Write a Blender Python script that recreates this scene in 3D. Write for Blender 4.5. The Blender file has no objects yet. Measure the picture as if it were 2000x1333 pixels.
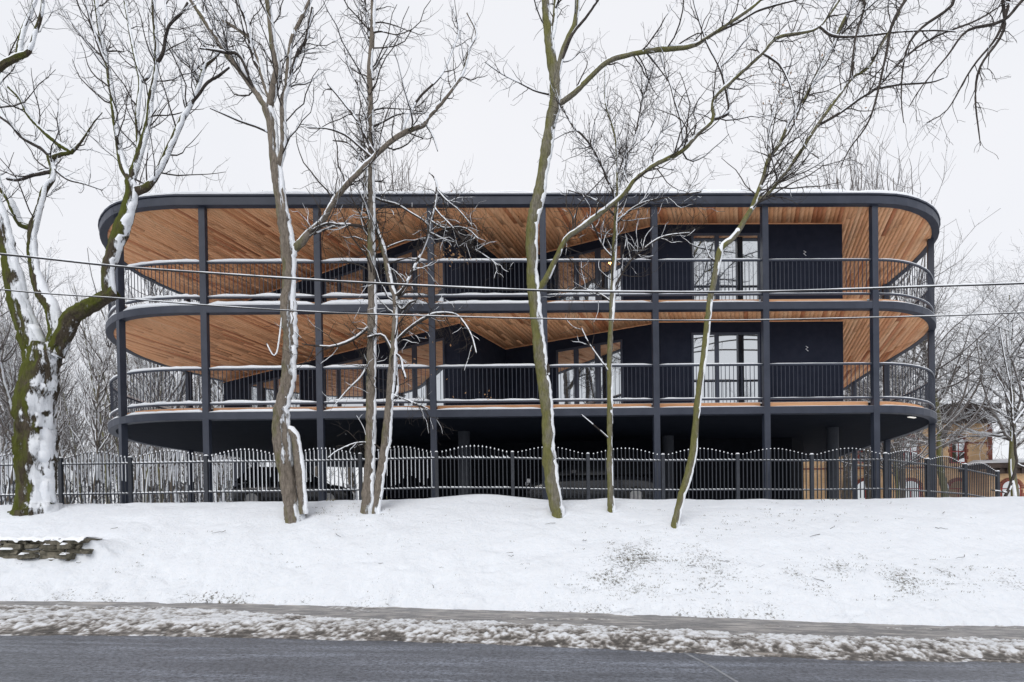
import bpy, math, random
import numpy as np
from mathutils import Matrix, Vector
rng = np.random.default_rng(7)
random.seed(7)
SC = bpy.context.scene
COL = SC.collection
# ------------------------------------------------------------------ camera
F = 1200.0
CX, CY, CZ = 8.32, -17.288, 0.0858
YAW, PITCH, ROLL = 0.0239, -0.0107, -0.0152
PPX, PPY = 1019.57, 1054.25
def cam_axes():
    cy, sy, cp, sp, cr, sr = math.cos(YAW), math.sin(YAW), math.cos(PITCH), math.sin(PITCH), math.cos(ROLL), math.sin(ROLL)
    f = np.array([sy*cp, cy*cp, sp]); rt = np.array([cy, -sy, 0.0]); up = np.cross(rt, f)
    return np.array([cr*rt + sr*up, -(-sr*rt + cr*up), f])
AX = cam_axes()
CPOS = np.array([CX, CY, CZ])
cam_d = bpy.data.cameras.new('camera'); cam = bpy.data.objects.new('camera', cam_d); COL.objects.link(cam)
cam_d.sensor_width = 36; cam_d.lens = F/2000*36
cam_d.shift_x = -(PPX-1000)/2000; cam_d.shift_y = (PPY-666.5)/2000
cam_d.clip_end = 2000; cam_d.clip_start = 0.05
mw = Matrix.Identity(4)
for i in range(3):
    mw[i][0] = AX[0][i]; mw[i][1] = -AX[1][i]; mw[i][2] = -AX[2][i]; mw[i][3] = CPOS[i]
cam.matrix_world = mw
SC.camera = cam
# ------------------------------------------------------------------ world, sun, exposure
SUN_EL, SUN_ROT = math.radians(38), math.radians(200)
world = bpy.data.worlds.new('World'); SC.world = world; world.use_nodes = True
nt = world.node_tree; nt.nodes.clear()
sky = nt.nodes.new('ShaderNodeTexSky'); sky.sky_type = 'NISHITA'; sky.sun_disc = False
sky.sun_elevation = SUN_EL; sky.sun_rotation = SUN_ROT
bg1 = nt.nodes.new('ShaderNodeBackground'); bg1.inputs[1].default_value = 0.06
nt.links.new(sky.outputs[0], bg1.inputs[0])
tcw = nt.nodes.new('ShaderNodeTexCoord'); nzw = nt.nodes.new('ShaderNodeTexNoise')
nzw.inputs['Scale'].default_value = 1.6; nzw.inputs['Detail'].default_value = 4
nt.links.new(tcw.outputs['Generated'], nzw.inputs['Vector'])
rpw = nt.nodes.new('ShaderNodeValToRGB')
rpw.color_ramp.elements[0].position = 0.3; rpw.color_ramp.elements[0].color = (0.87, 0.89, 0.94, 1)
rpw.color_ramp.elements[1].position = 0.72; rpw.color_ramp.elements[1].color = (0.955, 0.955, 0.985, 1)
nt.links.new(nzw.outputs['Fac'], rpw.inputs[0])
bg2 = nt.nodes.new('ShaderNodeBackground'); bg2.inputs[1].default_value = 0.885
nt.links.new(rpw.outputs[0], bg2.inputs[0])
mixw = nt.nodes.new('ShaderNodeMixShader'); mixw.inputs[0].default_value = 0.9
nt.links.new(bg1.outputs[0], mixw.inputs[1]); nt.links.new(bg2.outputs[0], mixw.inputs[2])
ow = nt.nodes.new('ShaderNodeOutputWorld'); nt.links.new(mixw.outputs[0], ow.inputs[0])
sun_d = bpy.data.lights.new('sun', 'SUN'); sun_d.energy = 1.2; sun_d.angle = math.radians(35); sun_d.color = (1, 0.97, 0.93)
sun = bpy.data.objects.new('sun', sun_d); COL.objects.link(sun); sun['kind'] = 'helper'
sun.rotation_euler = (math.radians(90)-SUN_EL, 0, math.radians(-20)); sun.location = (0, -40, 60)
SC.view_settings.view_transform = 'Standard'; SC.view_settings.look = 'None'
SC.view_settings.exposure = 0.25; SC.view_settings.gamma = 1.0; SC.view_settings.use_curve_mapping = False
SC.cycles.max_bounces = 7; SC.cycles.diffuse_bounces = 4; SC.cycles.glossy_bounces = 3
SC.cycles.use_denoising = True

# ------------------------------------------------------------------ helpers
def ray(x, y):
    return np.array([(x-PPX)/F, (y-PPY)/F, 1.0]) @ AX
def atY(x, y, Y):
    d = ray(x, y); return CPOS + d*(Y-CY)/d[1]
def atZ(x, y, z):
    d = ray(x, y); return CPOS + d*(z-CZ)/d[2]
def on_wall(x, y, A, B):
    d = ray(x, y); n = np.array([-(B[1]-A[1]), B[0]-A[0], 0.0]); a = np.array([A[0], A[1], 0.0])
    return CPOS + d*(((a-CPOS)@n)/(d@n))
def depth(P):
    return float((np.asarray(P)-CPOS) @ AX[2])
def tag(o, label=None, cat=None, group=None, kind=None):
    if label: o['label'] = label
    if cat: o['category'] = cat
    if group: o['group'] = group
    if kind: o['kind'] = kind
    return o
def empty(name, loc, label, cat, group=None):
    o = bpy.data.objects.new(name, None); COL.objects.link(o); o.location = loc; o.empty_display_size = 0.2
    return tag(o, label, cat, group)
def link(name, me, mat=None, parent=None):
    o = bpy.data.objects.new(name, me); COL.objects.link(o)
    if mat is not None and not me.materials: me.materials.append(mat)
    if parent is not None:
        o.parent = parent
    return o
def mesh_np(name, V, Fq, smooth=False, attr=None):
    me = bpy.data.meshes.new(name)
    V = np.asarray(V, dtype=np.float32); Fq = np.asarray(Fq, dtype=np.int32)
    k = Fq.shape[1]
    me.vertices.add(len(V)); me.vertices.foreach_set('co', V.ravel())
    me.loops.add(Fq.size); me.loops.foreach_set('vertex_index', Fq.ravel())
    me.polygons.add(len(Fq)); me.polygons.foreach_set('loop_start', np.arange(0, Fq.size, k, dtype=np.int32))
    try: me.polygons.foreach_set('loop_total', np.full(len(Fq), k, dtype=np.int32))
    except Exception: pass
    me.update(calc_edges=True)
    if smooth: me.polygons.foreach_set('use_smooth', np.ones(len(Fq), dtype=bool))
    if attr:
        for n, a in attr.items():
            at = me.attributes.new(n, 'FLOAT', 'POINT'); at.data.foreach_set('value', np.asarray(a, dtype=np.float32))
    return me
class MB:
    def __init__(s): s.v = []; s.f = []
    def add(s, V, Fs):
        b = len(s.v); s.v += [tuple(map(float, v)) for v in V]; s.f += [tuple(int(i)+b for i in f) for f in Fs]
    def box(s, x0, x1, y0, y1, z0, z1):
        s.add([(x0,y0,z0),(x1,y0,z0),(x1,y1,z0),(x0,y1,z0),(x0,y0,z1),(x1,y0,z1),(x1,y1,z1),(x0,y1,z1)],
              [(0,3,2,1),(4,5,6,7),(0,1,5,4),(1,2,6,5),(2,3,7,6),(3,0,4,7)])
    def obox(s, c, ux, uy, hx, hy, z0, z1):
        P = []
        for z in (z0, z1):
            for a, b in ((-1,-1),(1,-1),(1,1),(-1,1)):
                P.append((c[0]+ux[0]*hx*a+uy[0]*hy*b, c[1]+ux[1]*hx*a+uy[1]*hy*b, z))
        s.add(P, [(0,3,2,1),(4,5,6,7),(0,1,5,4),(1,2,6,5),(2,3,7,6),(3,0,4,7)])
    def prism(s, poly, z0, z1):
        n = len(poly)
        s.add([(p[0],p[1],z0) for p in poly]+[(p[0],p[1],z1) for p in poly],
              [tuple(range(n-1,-1,-1)), tuple(range(n, 2*n))]+[(i,(i+1)%n,(i+1)%n+n,i+n) for i in range(n)])
    def build(s, name, mat, parent=None, off=(0,0,0), bevel=0, smooth=False):
        me = bpy.data.meshes.new(name)
        me.from_pydata([(a-off[0],b-off[1],c-off[2]) for a,b,c in s.v], [], s.f); me.update()
        if smooth:
            for p in me.polygons: p.use_smooth = True
        o = link(name, me, mat, parent)
        if bevel:
            m = o.modifiers.new('bevel', 'BEVEL'); m.width = bevel; m.segments = 2; m.limit_method = 'ANGLE'
        return o
def nrm(a): return a/np.maximum(np.linalg.norm(a, axis=-1, keepdims=True), 1e-9)
def tube_arrays(P, Rd, S):
    """P (K,N,3), Rd (K,N) -> verts, quads"""
    K, N, _ = P.shape
    T = nrm(np.gradient(P, axis=1))
    ref = np.where(np.abs(T[..., 2:3]) > 0.9, np.array([0.0, 1.0, 0.0]), np.array([0.0, 0.0, 1.0]))
    # one reference per tube keeps the rings from twisting
    mt = nrm(T.mean(axis=1))
    ref = np.where(np.abs(mt[:, 2:3]) > 0.7, np.array([0.03, 1.0, 0.02]), np.array([0.02, 0.03, 1.0]))[:, None, :]
    U = nrm(np.cross(T, np.broadcast_to(ref, T.shape))); W = np.cross(T, U)
    a = np.linspace(0, 2*np.pi, S, endpoint=False)
    V = P[:, :, None, :] + Rd[:, :, None, None]*(U[:, :, None, :]*np.cos(a)[None, None, :, None] + W[:, :, None, :]*np.sin(a)[None, None, :, None])
    base = (np.arange(K)*N*S)[:, None, None] + (np.arange(N-1)*S)[None, :, None]
    j = np.arange(S)[None, None, :]; j2 = (j+1) % S
    Q = np.stack([base+j, base+j2, base+S+j2, base+S+j], -1).reshape(-1, 4)
    return V.reshape(-1, 3), Q
class Tubes:
    def __init__(s): s.V = []; s.Q = []; s.n = 0
    def add(s, P, Rd, S, rough=0.0, seed=0):
        V, Q = tube_arrays(P, Rd, S)
        if rough:
            K, N, _ = P.shape; A4 = V.reshape(K, N, S, 3); ln = np.concatenate([np.zeros((K, 1)), np.cumsum(np.linalg.norm(np.diff(P, axis=1), axis=-1), 1)], 1)
            ang = np.linspace(0, 2*np.pi, S, endpoint=False)
            cx_, sy_ = np.cos(ang)[None, None, :], np.sin(ang)[None, None, :]; R3 = Rd[..., None]; L3 = ln[..., None]
            big = fbm(cx_*2.0*R3/0.1+L3*0.9+50, sy_*2.0*R3/0.1+L3*1.6+seed, 301, 2)-0.5
            fine = np.abs(fbm(cx_*9*np.maximum(R3, .06)/0.12+L3*1.1+80, sy_*9*np.maximum(R3, .06)/0.12-L3*1.3+seed, 311, 2)-0.5)
            k = 1+rough*(1.5*big-1.3*fine); V = (P[:, :, None, :]+(A4-P[:, :, None, :])*k[..., None]).reshape(-1, 3)
        s.V.append(V); s.Q.append(Q+s.n); s.n += len(V)
    def tris(s): return 2*sum(len(q) for q in s.Q)
    def build(s, name, mat, parent=None, off=(0,0,0)):
        if not s.V: return None
        me = mesh_np(name, np.concatenate(s.V)-np.array(off), np.concatenate(s.Q), smooth=True)
        return link(name, me, mat, parent)
def catmull(P, step):
    P = np.asarray(P, float); out = [P[0]]
    for i in range(len(P)-1):
        p0 = P[max(i-1, 0)]; p1 = P[i]; p2 = P[i+1]; p3 = P[min(i+2, len(P)-1)]
        n = max(1, int(np.linalg.norm((p2-p1)[:3])/step))
        for k in range(1, n+1):
            t = k/n
            out.append(0.5*((2*p1)+(-p0+p2)*t+(2*p0-5*p1+4*p2-p3)*t*t+(-p0+3*p1-3*p2+p3)*t**3))
    return np.array(out)
def vnoise(x, y, seed):
    """value noise, arrays"""
    xi = np.floor(x).astype(np.int64); yi = np.floor(y).astype(np.int64); fx = x-xi; fy = y-yi
    fx = fx*fx*(3-2*fx); fy = fy*fy*(3-2*fy)
    def h(a, b):
        n = (a*374761393 + b*668265263 + seed*1274126177) & 0xffffffff
        n = ((n ^ (n >> 13))*1103515245 + 12345) & 0xffffffff
        n = ((n ^ (n >> 16))*69069 + 1) & 0xffffffff
        return (n & 0xffffff)/float(0xffffff)
    return (h(xi,yi)*(1-fx)+h(xi+1,yi)*fx)*(1-fy)+(h(xi,yi+1)*(1-fx)+h(xi+1,yi+1)*fx)*fy
def fbm(x, y, seed, o=4):
    r = 0; a = 0.5; s = 0
    for i in range(o):
        r = r + a*vnoise(x*2**i, y*2**i, seed+i*17); s += a; a *= 0.5
    return r/s
def sstep(a, b, x):
    t = np.clip((x-a)/(b-a), 0, 1); return t*t*(3-2*t)

# ------------------------------------------------------------------ materials
def newmat(name):
    m = bpy.data.materials.new(name); m.use_nodes = True; n = m.node_tree; n.nodes.clear()
    o = n.nodes.new('ShaderNodeOutputMaterial'); b = n.nodes.new('ShaderNodeBsdfPrincipled')
    n.links.new(b.outputs[0], o.inputs[0]); return m, n, b, o
def node(n, t, **kw):
    x = n.nodes.new(t)
    for k, v in kw.items():
        if k in x.inputs: x.inputs[k].default_value = v
        else: setattr(x, k, v)
    return x
def ramp(n, src, stops):
    r = n.nodes.new('ShaderNodeValToRGB'); e = r.color_ramp.elements
    while len(e) < len(stops): e.new(0.5)
    for k, (p, c) in enumerate(stops):
        e[k].position = p; e[k].color = (*c, 1) if len(c) == 3 else c
    n.links.new(src, r.inputs[0]); return r
def bump(n, b, src, strength, dist):
    k = node(n, 'ShaderNodeBump', Strength=strength, Distance=dist); n.links.new(src, k.inputs['Height']); n.links.new(k.outputs[0], b.inputs['Normal']); return k
def obj_coord(n, scale=(1,1,1)):
    t = n.nodes.new('ShaderNodeTexCoord'); m = node(n, 'ShaderNodeMapping'); m.inputs['Scale'].default_value = scale
    n.links.new(t.outputs['Object'], m.inputs['Vector']); return m.outputs[0]
def mat_noise(name, c0, c1, scale=4, rough=0.6, bs=0.2, bd=0.02, cscale=(1,1,1), lo=0.35, hi=0.65, spec=0.4, detail=6):
    m, n, b, o = newmat(name); v = obj_coord(n, cscale)
    z = node(n, 'ShaderNodeTexNoise', Scale=scale, Detail=detail, Roughness=0.6); n.links.new(v, z.inputs['Vector'])
    r = ramp(n, z.outputs['Fac'], [(lo, c0), (hi, c1)]); n.links.new(r.outputs[0], b.inputs['Base Color'])
    b.inputs['Roughness'].default_value = rough; b.inputs['Specular IOR Level'].default_value = spec
    if bs: bump(n, b, z.outputs['Fac'], bs, bd)
    return m
M = {}
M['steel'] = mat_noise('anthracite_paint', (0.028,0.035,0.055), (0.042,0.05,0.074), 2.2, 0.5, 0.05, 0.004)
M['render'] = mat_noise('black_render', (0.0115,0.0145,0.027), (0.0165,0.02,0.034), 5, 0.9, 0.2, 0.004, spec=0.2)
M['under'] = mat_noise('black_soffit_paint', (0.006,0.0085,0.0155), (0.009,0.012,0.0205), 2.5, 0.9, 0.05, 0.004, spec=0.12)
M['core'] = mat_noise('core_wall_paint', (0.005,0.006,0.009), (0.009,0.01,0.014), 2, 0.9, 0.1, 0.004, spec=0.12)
M['fence'] = mat_noise('fence_paint', (0.024,0.028,0.037), (0.036,0.041,0.052), 14, 0.5, 0.05, 0.003)
M['snow'] = mat_noise('snow', (0.82,0.855,0.905), (0.885,0.905,0.935), 26, 0.7, 0.5, 0.02, spec=0.2)
def wood_mat(name, edge=False):
    m, n, b, o = newmat(name); t = n.nodes.new('ShaderNodeTexCoord')
    at = node(n, 'ShaderNodeAttribute', attribute_name='tone')
    mp = node(n, 'ShaderNodeMapping'); mp.inputs['Rotation'].default_value = (0, 0, 0 if edge else math.radians(21.5))
    mp.inputs['Scale'].default_value = (0.6, 9, 14) if edge else (9, 0.55, 9)
    n.links.new(t.outputs['Object'], mp.inputs['Vector'])
    cmb = node(n, 'ShaderNodeCombineXYZ'); mul = node(n, 'ShaderNodeMath', operation='MULTIPLY'); mul.inputs[1].default_value = 37.0
    n.links.new(at.outputs['Fac'], mul.inputs[0]); n.links.new(mul.outputs[0], cmb.inputs[2])
    va = node(n, 'ShaderNodeVectorMath', operation='ADD'); n.links.new(mp.outputs[0], va.inputs[0]); n.links.new(cmb.outputs[0], va.inputs[1])
    z = node(n, 'ShaderNodeTexNoise', Scale=2.2, Detail=7, Roughness=0.65, Distortion=0.6); n.links.new(va.outputs[0], z.inputs['Vector'])
    base = ramp(n, at.outputs['Fac'], [(0.0,(0.54,0.2,0.09)),(0.16,(0.68,0.28,0.13)),(0.3,(0.84,0.41,0.2)),(0.65,(0.91,0.49,0.26)),(1.0,(0.94,0.57,0.33))])
    gr = ramp(n, z.outputs['Fac'], [(0.3,(0.7,0.62,0.56)),(0.52,(1,1,1)),(0.75,(1.14,1.12,1.08))])
    mx = node(n, 'ShaderNodeMix', data_type='RGBA', blend_type='MULTIPLY'); mx.inputs[0].default_value = 0.75
    n.links.new(base.outputs[0], mx.inputs[6]); n.links.new(gr.outputs[0], mx.inputs[7])
    # knots
    mp2 = node(n, 'ShaderNodeMapping'); mp2.inputs['Rotation'].default_value = mp.inputs['Rotation'].default_value
    mp2.inputs['Scale'].default_value = (3.5, 3.5, 3.5) if edge else (5.5, 2.6, 3)
    n.links.new(t.outputs['Object'], mp2.inputs['Vector'])
    vo = node(n, 'ShaderNodeTexVoronoi', Scale=1.0); n.links.new(mp2.outputs[0], vo.inputs['Vector'])
    kr = ramp(n, vo.outputs['Distance'], [(0.04,(0.3,0.22,0.2)),(0.1,(1,1,1))])
    mk = node(n, 'ShaderNodeMix', data_type='RGBA', blend_type='MULTIPLY'); mk.inputs[0].default_value = 0.9
    n.links.new(mx.outputs[2], mk.inputs[6]); n.links.new(kr.outputs[0], mk.inputs[7])
    n.links.new(mk.outputs[2], b.inputs['Base Color']); b.inputs['Roughness'].default_value = 0.6; b.inputs['Specular IOR Level'].default_value = 0.25
    bump(n, b, z.outputs['Fac'], 0.15, 0.004); return m
M['plank'] = wood_mat('larch_planks'); M['board'] = wood_mat('larch_board', True)
def glass_mat():
    m, n, b, o = newmat('window_glass'); b.inputs['Base Color'].default_value = (0.02,0.022,0.026,1); b.inputs['Roughness'].default_value = 0.15
    g = node(n, 'ShaderNodeBsdfGlossy', Roughness=0.015); g.inputs['Color'].default_value = (0.9,0.93,0.95,1)
    z = node(n, 'ShaderNodeTexNoise', Scale=0.7, Detail=1); n.links.new(obj_coord(n), z.inputs['Vector']); bk = node(n, 'ShaderNodeBump', Strength=0.05, Distance=0.02)
    n.links.new(z.outputs['Fac'], bk.inputs['Height']); n.links.new(bk.outputs[0], g.inputs['Normal'])
    mx = node(n, 'ShaderNodeMixShader'); mx.inputs[0].default_value = 0.68
    n.links.new(b.outputs[0], mx.inputs[1]); n.links.new(g.outputs[0], mx.inputs[2]); n.links.new(mx.outputs[0], o.inputs[0]); return m
M['glass'] = glass_mat()
def bark_mat(name, dark, light, moss, mossamt, left=0.0, plaster=2.65):
    m, n, b, o = newmat(name)
    v = obj_coord(n, (9, 9, 2.2)); z = node(n, 'ShaderNodeTexNoise', Scale=3.2, Detail=9, Roughness=0.72, Distortion=0.5); n.links.new(v, z.inputs['Vector'])
    r = ramp(n, z.outputs['Fac'], [(0.3, dark), (0.66, light)])
    v2 = obj_coord(n, (1, 1, 0.6)); z2 = node(n, 'ShaderNodeTexNoise', Scale=2.3, Detail=5, Roughness=0.65); n.links.new(v2, z2.inputs['Vector'])
    src = z2.outputs['Fac']
    if left:
        ge = n.nodes.new('ShaderNodeNewGeometry'); sx = n.nodes.new('ShaderNodeSeparateXYZ'); n.links.new(ge.outputs['Normal'], sx.inputs[0])
        ma = node(n, 'ShaderNodeMath', operation='MULTIPLY_ADD'); ma.inputs[1].default_value = -left; n.links.new(sx.outputs[0], ma.inputs[0]); n.links.new(src, ma.inputs[2]); src = ma.outputs[0]
    mr = ramp(n, src, [(0.62-mossamt*0.35, (0,0,0)), (0.78-mossamt*0.3, (1,1,1))])
    mx = node(n, 'ShaderNodeMix', data_type='RGBA'); n.links.new(mr.outputs[0], mx.inputs[0]); n.links.new(r.outputs[0], mx.inputs[6]); 
    mo = ramp(n, z.outputs['Fac'], [(0.3, tuple(c*0.5 for c in moss)), (0.7, moss)]); n.links.new(mo.outputs[0], mx.inputs[7])
    # snow plastered on the weather side, caught in the bark
    gn = n.nodes.new('ShaderNodeNewGeometry'); dp = node(n, 'ShaderNodeVectorMath', operation='DOT_PRODUCT'); dp.inputs[1].default_value = (0.83, -0.33, 0.45); n.links.new(gn.outputs['Normal'], dp.inputs[0])
    v3 = obj_coord(n, (1, 1, 0.45)); z3 = node(n, 'ShaderNodeTexNoise', Scale=3.0, Detail=4, Roughness=0.6); n.links.new(v3, z3.inputs['Vector'])
    s1 = node(n, 'ShaderNodeMath', operation='MULTIPLY_ADD'); s1.inputs[1].default_value = 2.5; n.links.new(z3.outputs['Fac'], s1.inputs[0]); n.links.new(dp.outputs['Value'], s1.inputs[2])
    s2 = node(n, 'ShaderNodeMath', operation='MULTIPLY_ADD'); s2.inputs[1].default_value = 1.1; n.links.new(z.outputs['Fac'], s2.inputs[0]); n.links.new(s1.outputs[0], s2.inputs[2])
    sm = ramp(n, s2.outputs[0], [(0.0, (0,0,0)), (1.0, (1,1,1))])
    mr2 = node(n, 'ShaderNodeMapRange'); mr2.inputs['From Min'].default_value = plaster; mr2.inputs['From Max'].default_value = plaster+0.16; n.links.new(s2.outputs[0], mr2.inputs['Value'])
    mx2 = node(n, 'ShaderNodeMix', data_type='RGBA'); n.links.new(mr2.outputs[0], mx2.inputs[0]); n.links.new(mx.outputs[2], mx2.inputs[6]); mx2.inputs[7].default_value = (0.85, 0.88, 0.92, 1)
    n.links.new(mx2.outputs[2], b.inputs['Base Color']); b.inputs['Roughness'].default_value = 0.85; b.inputs['Specular IOR Level'].default_value = 0.15
    hh = node(n, 'ShaderNodeMath', operation='MULTIPLY_ADD'); hh.inputs[1].default_value = 0.8; n.links.new(mr2.outputs[0], hh.inputs[0]); n.links.new(z.outputs['Fac'], hh.inputs[2])
    n.nodes.remove(sm)
    bump(n, b, hh.outputs[0], 0.9, 0.03); return m
M['bark_moss'] = bark_mat('mossy_bark', (0.025,0.02,0.015), (0.11,0.09,0.065), (0.105,0.118,0.022), 0.62, 0.22, 2.38)
M['bark_olive'] = bark_mat('olive_bark', (0.075,0.068,0.05), (0.27,0.25,0.2), (0.2,0.195,0.075), 0.6, 0.12)
M['bark_grey'] = bark_mat('grey_bark', (0.075,0.064,0.052), (0.28,0.24,0.2), (0.17,0.165,0.075), 0.2, 0.1, 2.6)
M['twig'] = mat_noise('twig_bark', (0.03,0.026,0.024), (0.085,0.072,0.064), 12, 0.8, 0.3, 0.01, spec=0.15)
M['bark_far'] = bark_mat('far_bark', (0.055,0.047,0.04), (0.18,0.155,0.125), (0.1,0.1,0.05), 0.1, 0.0, 2.4)
M['far_twig'] = mat_noise('hazed_twig', (0.09,0.08,0.075), (0.2,0.18,0.17), 12, 0.85, 0.2, 0.01, spec=0.1)  # background crowns: distance haze painted in as a paler twig colour
M['leaf'] = mat_noise('dry_leaf', (0.33,0.17,0.07), (0.5,0.31,0.17), 12, 0.7, 0)
M['cable'] = mat_noise('cable_sheath', (0.02,0.02,0.022), (0.035,0.035,0.038), 9, 0.6, 0.1, 0.003)

# ------------------------------------------------------------------ terrain
def road_z(X): return -1.45 - 0.036*(np.asarray(X, float)-8.3)
def px_line(pts, dz):
    out = []
    for x, y in pts:
        d = ray(x, y)  # hit with the sloping plane z = a + b X
        a = -1.45+0.036*8.3+dz; bb = -0.036
        t = (a + bb*CX - CZ)/(d[2]-bb*d[0]); out.append(CPOS+d*t)
    return np.array(out)
RE = px_line([(-150,1236),(0,1238),(300,1240),(600,1246),(900,1253),(1150,1262),(1400,1277),(1650,1286),(1850,1289),(2000,1292),(2200,1296)], 0.0)
BB = px_line([(-150,1174),(0,1173),(300,1175),(600,1181),(900,1190),(1150,1196),(1400,1206),(1650,1216),(1850,1221),(2000,1222),(2200,1224)], 0.11)
def lin(P):
    o = np.argsort(P[:, 0]); xs = P[o, 0]; ys = P[o, 1]
    k = np.polyfit(xs, ys, 2)
    return lambda X: np.interp(X, xs, ys)
road_edge = lin(RE); bank_edge = lin(BB)
def top_z(X):
    return 1.0 - 0.16*sstep(2, 18, X) - 0.75*sstep(22.3, 30, X)
def bank_t(X, Y):
    yb = bank_edge(X); return (Y-yb)/(-1.55-yb)
def G0(X, Y):
    X = np.asarray(X, float); Y = np.asarray(Y, float)
    zb = road_z(X)+0.13; t = np.clip(bank_t(X, Y), 0, 1)
    s = 1-(1-t)**1.55; s = 0.75*s+0.25*t
    z = zb + (top_z(X)-zb)*s
    mound = 0.17*np.exp(-((X-7.7)/1.3)**2 - ((Y+1.25)/0.5)**2)
    far = np.maximum(np.hypot(np.maximum(Y-25, 0), np.maximum(np.abs(X-8)-40, 0)), 0)
    z = z + mound + 0.09*(fbm(X*0.55+9, Y*0.7+31, 3, 3)-0.5)*np.clip(t*3, 0, 1)*(1-sstep(0, 1.5, Y)*0.8) + far*0.004
    return z
def G(X, Y):
    X = np.asarray(X, float); Y = np.asarray(Y, float); z = G0(X, Y)
    if EXTRA.get('wall'):
        yw, xr, zt = EXTRA['wall']; m = (1-sstep(xr-0.25, xr+0.55, X))*sstep(yw+0.06, yw+0.14, Y); z = np.maximum(z, z+(zt-z)*m)
    for bx, by, s in EXTRA.get('trees', ()):
        d2 = ((X-bx)**2+(Y-by)**2)/s**2; z = z+0.055*np.exp(-d2/0.30)-0.085*np.exp(-d2/0.06)
    return z
EXTRA = {}
def ground_hit(x, y, G=G):
    d = ray(x, y); ts = np.linspace(6, 25, 3000); P = CPOS+d*ts[:, None]
    g = G(P[:, 0], P[:, 1]); k = np.argmax(P[:, 2] < g)
    # looking up the slope: first sample that is under the ground
    return P[k]
_w = ground_hit(70, 1088); EXTRA['wall'] = (_w[1]-0.1, float(atY(176, 1060, _w[1]-0.1)[0]), float(atY(70, 1053, _w[1]-0.1)[2])-0.02)
_tb = [(74,1000,1.5),(578,1014,1.0),(716,1002,0.8),(733,1002,0.7),(1091,1006,0.9),(1194,998,0.6),(1317,1030,0.65)]
EXTRA['trees'] = [(*ground_hit(x, y)[:2], s) for x, y, s in _tb]
def ground_mats():
    m, n, b, o = newmat('bank_snow'); t = n.nodes.new('ShaderNodeTexCoord')
    z = node(n, 'ShaderNodeTexNoise', Scale=9, Detail=10, Roughness=0.7); n.links.new(t.outputs['Object'], z.inputs['Vector'])
    z2 = node(n, 'ShaderNodeTexNoise', Scale=17, Detail=9, Roughness=0.82); n.links.new(t.outputs['Object'], z2.inputs['Vector'])
    at = node(n, 'ShaderNodeAttribute', attribute_name='dirt')
    c = ramp(n, z.outputs['Fac'], [(0.3,(0.8,0.845,0.905)),(0.7,(0.875,0.9,0.94))])
    ad = node(n, 'ShaderNodeMath', operation='ADD'); n.links.new(z2.outputs['Fac'], ad.inputs[0]); n.links.new(at.outputs['Fac'], ad.inputs[1])
    mk = ramp(n, ad.outputs[0], [(0.8,(0,0,0)),(0.87,(1,1,1))])
    dc = ramp(n, z.outputs['Fac'], [(0.35,(0.05,0.045,0.035)),(0.65,(0.16,0.15,0.12))])
    mx = node(n, 'ShaderNodeMix', data_type='RGBA'); n.links.new(mk.outputs[0], mx.inputs[0]); n.links.new(c.outputs[0], mx.inputs[6]); n.links.new(dc.outputs[0], mx.inputs[7])
    n.links.new(mx.outputs[2], b.inputs['Base Color']); b.inputs['Roughness'].default_value = 0.65; b.inputs['Specular IOR Level'].default_value = 0.2
    sm = node(n, 'ShaderNodeMath', operation='MULTIPLY_ADD'); sm.inputs[1].default_value = 0.35; n.links.new(z2.outputs['Fac'], sm.inputs[0]); n.links.new(z.outputs['Fac'], sm.inputs[2])
    bump(n, b, sm.outputs[0], 0.8, 0.062); M['bank'] = m
    # slush
    m, n, b, o = newmat('slush'); t = n.nodes.new('ShaderNodeTexCoord')
    at = node(n, 'ShaderNodeAttribute', attribute_name='h')
    z = node(n, 'ShaderNodeTexNoise', Scale=21, Detail=9, Roughness=0.8); n.links.new(t.outputs['Object'], z.inputs['Vector'])
    ad = node(n, 'ShaderNodeMath', operation='MULTIPLY_ADD'); ad.inputs[1].default_value = 0.75; n.links.new(z.outputs['Fac'], ad.inputs[0]); n.links.new(at.outputs['Fac'], ad.inputs[2])
    c = ramp(n, ad.outputs[0], [(0.26,(0.085,0.077,0.069)),(0.46,(0.25,0.228,0.208)),(0.6,(0.54,0.53,0.525)),(0.78,(0.8,0.82,0.855))])
    n.links.new(c.outputs[0], b.inputs['Base Color']); b.inputs['Roughness'].default_value = 0.5; bump(n, b, z.outputs['Fac'], 0.8, 0.04); M['slush'] = m
    # pavement: wet concrete blocks with slush film
    m, n, b, o = newmat('wet_pavers'); t = n.nodes.new('ShaderNodeTexCoord')
    br = node(n, 'ShaderNodeTexBrick', Scale=1.0); br.inputs['Brick Width'].default_value = 0.2; br.inputs['Row Height'].default_value = 0.1; br.inputs['Mortar Size'].default_value = 0.008
    br.inputs['Color1'].default_value = (0.085,0.08,0.078,1); br.inputs['Color2'].default_value = (0.13,0.12,0.115,1); br.inputs['Mortar'].default_value = (0.05,0.045,0.042,1)
    n.links.new(t.outputs['Object'], br.inputs['Vector'])
    mp = node(n, 'ShaderNodeMapping'); mp.inputs['Scale'].default_value = (0.8, 2.6, 1); n.links.new(t.outputs['Object'], mp.inputs['Vector'])
    z = node(n, 'ShaderNodeTexNoise', Scale=2.4, Detail=9, Roughness=0.75); n.links.new(mp.outputs[0], z.inputs['Vector'])
    mk = ramp(n, z.outputs['Fac'], [(0.46,(0,0,0)),(0.62,(1,1,1))])
    mx = node(n, 'ShaderNodeMix', data_type='RGBA'); n.links.new(mk.outputs[0], mx.inputs[0]); n.links.new(br.outputs['Color'], mx.inputs[6]); mx.inputs[7].default_value = (0.4,0.365,0.335,1)
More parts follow.
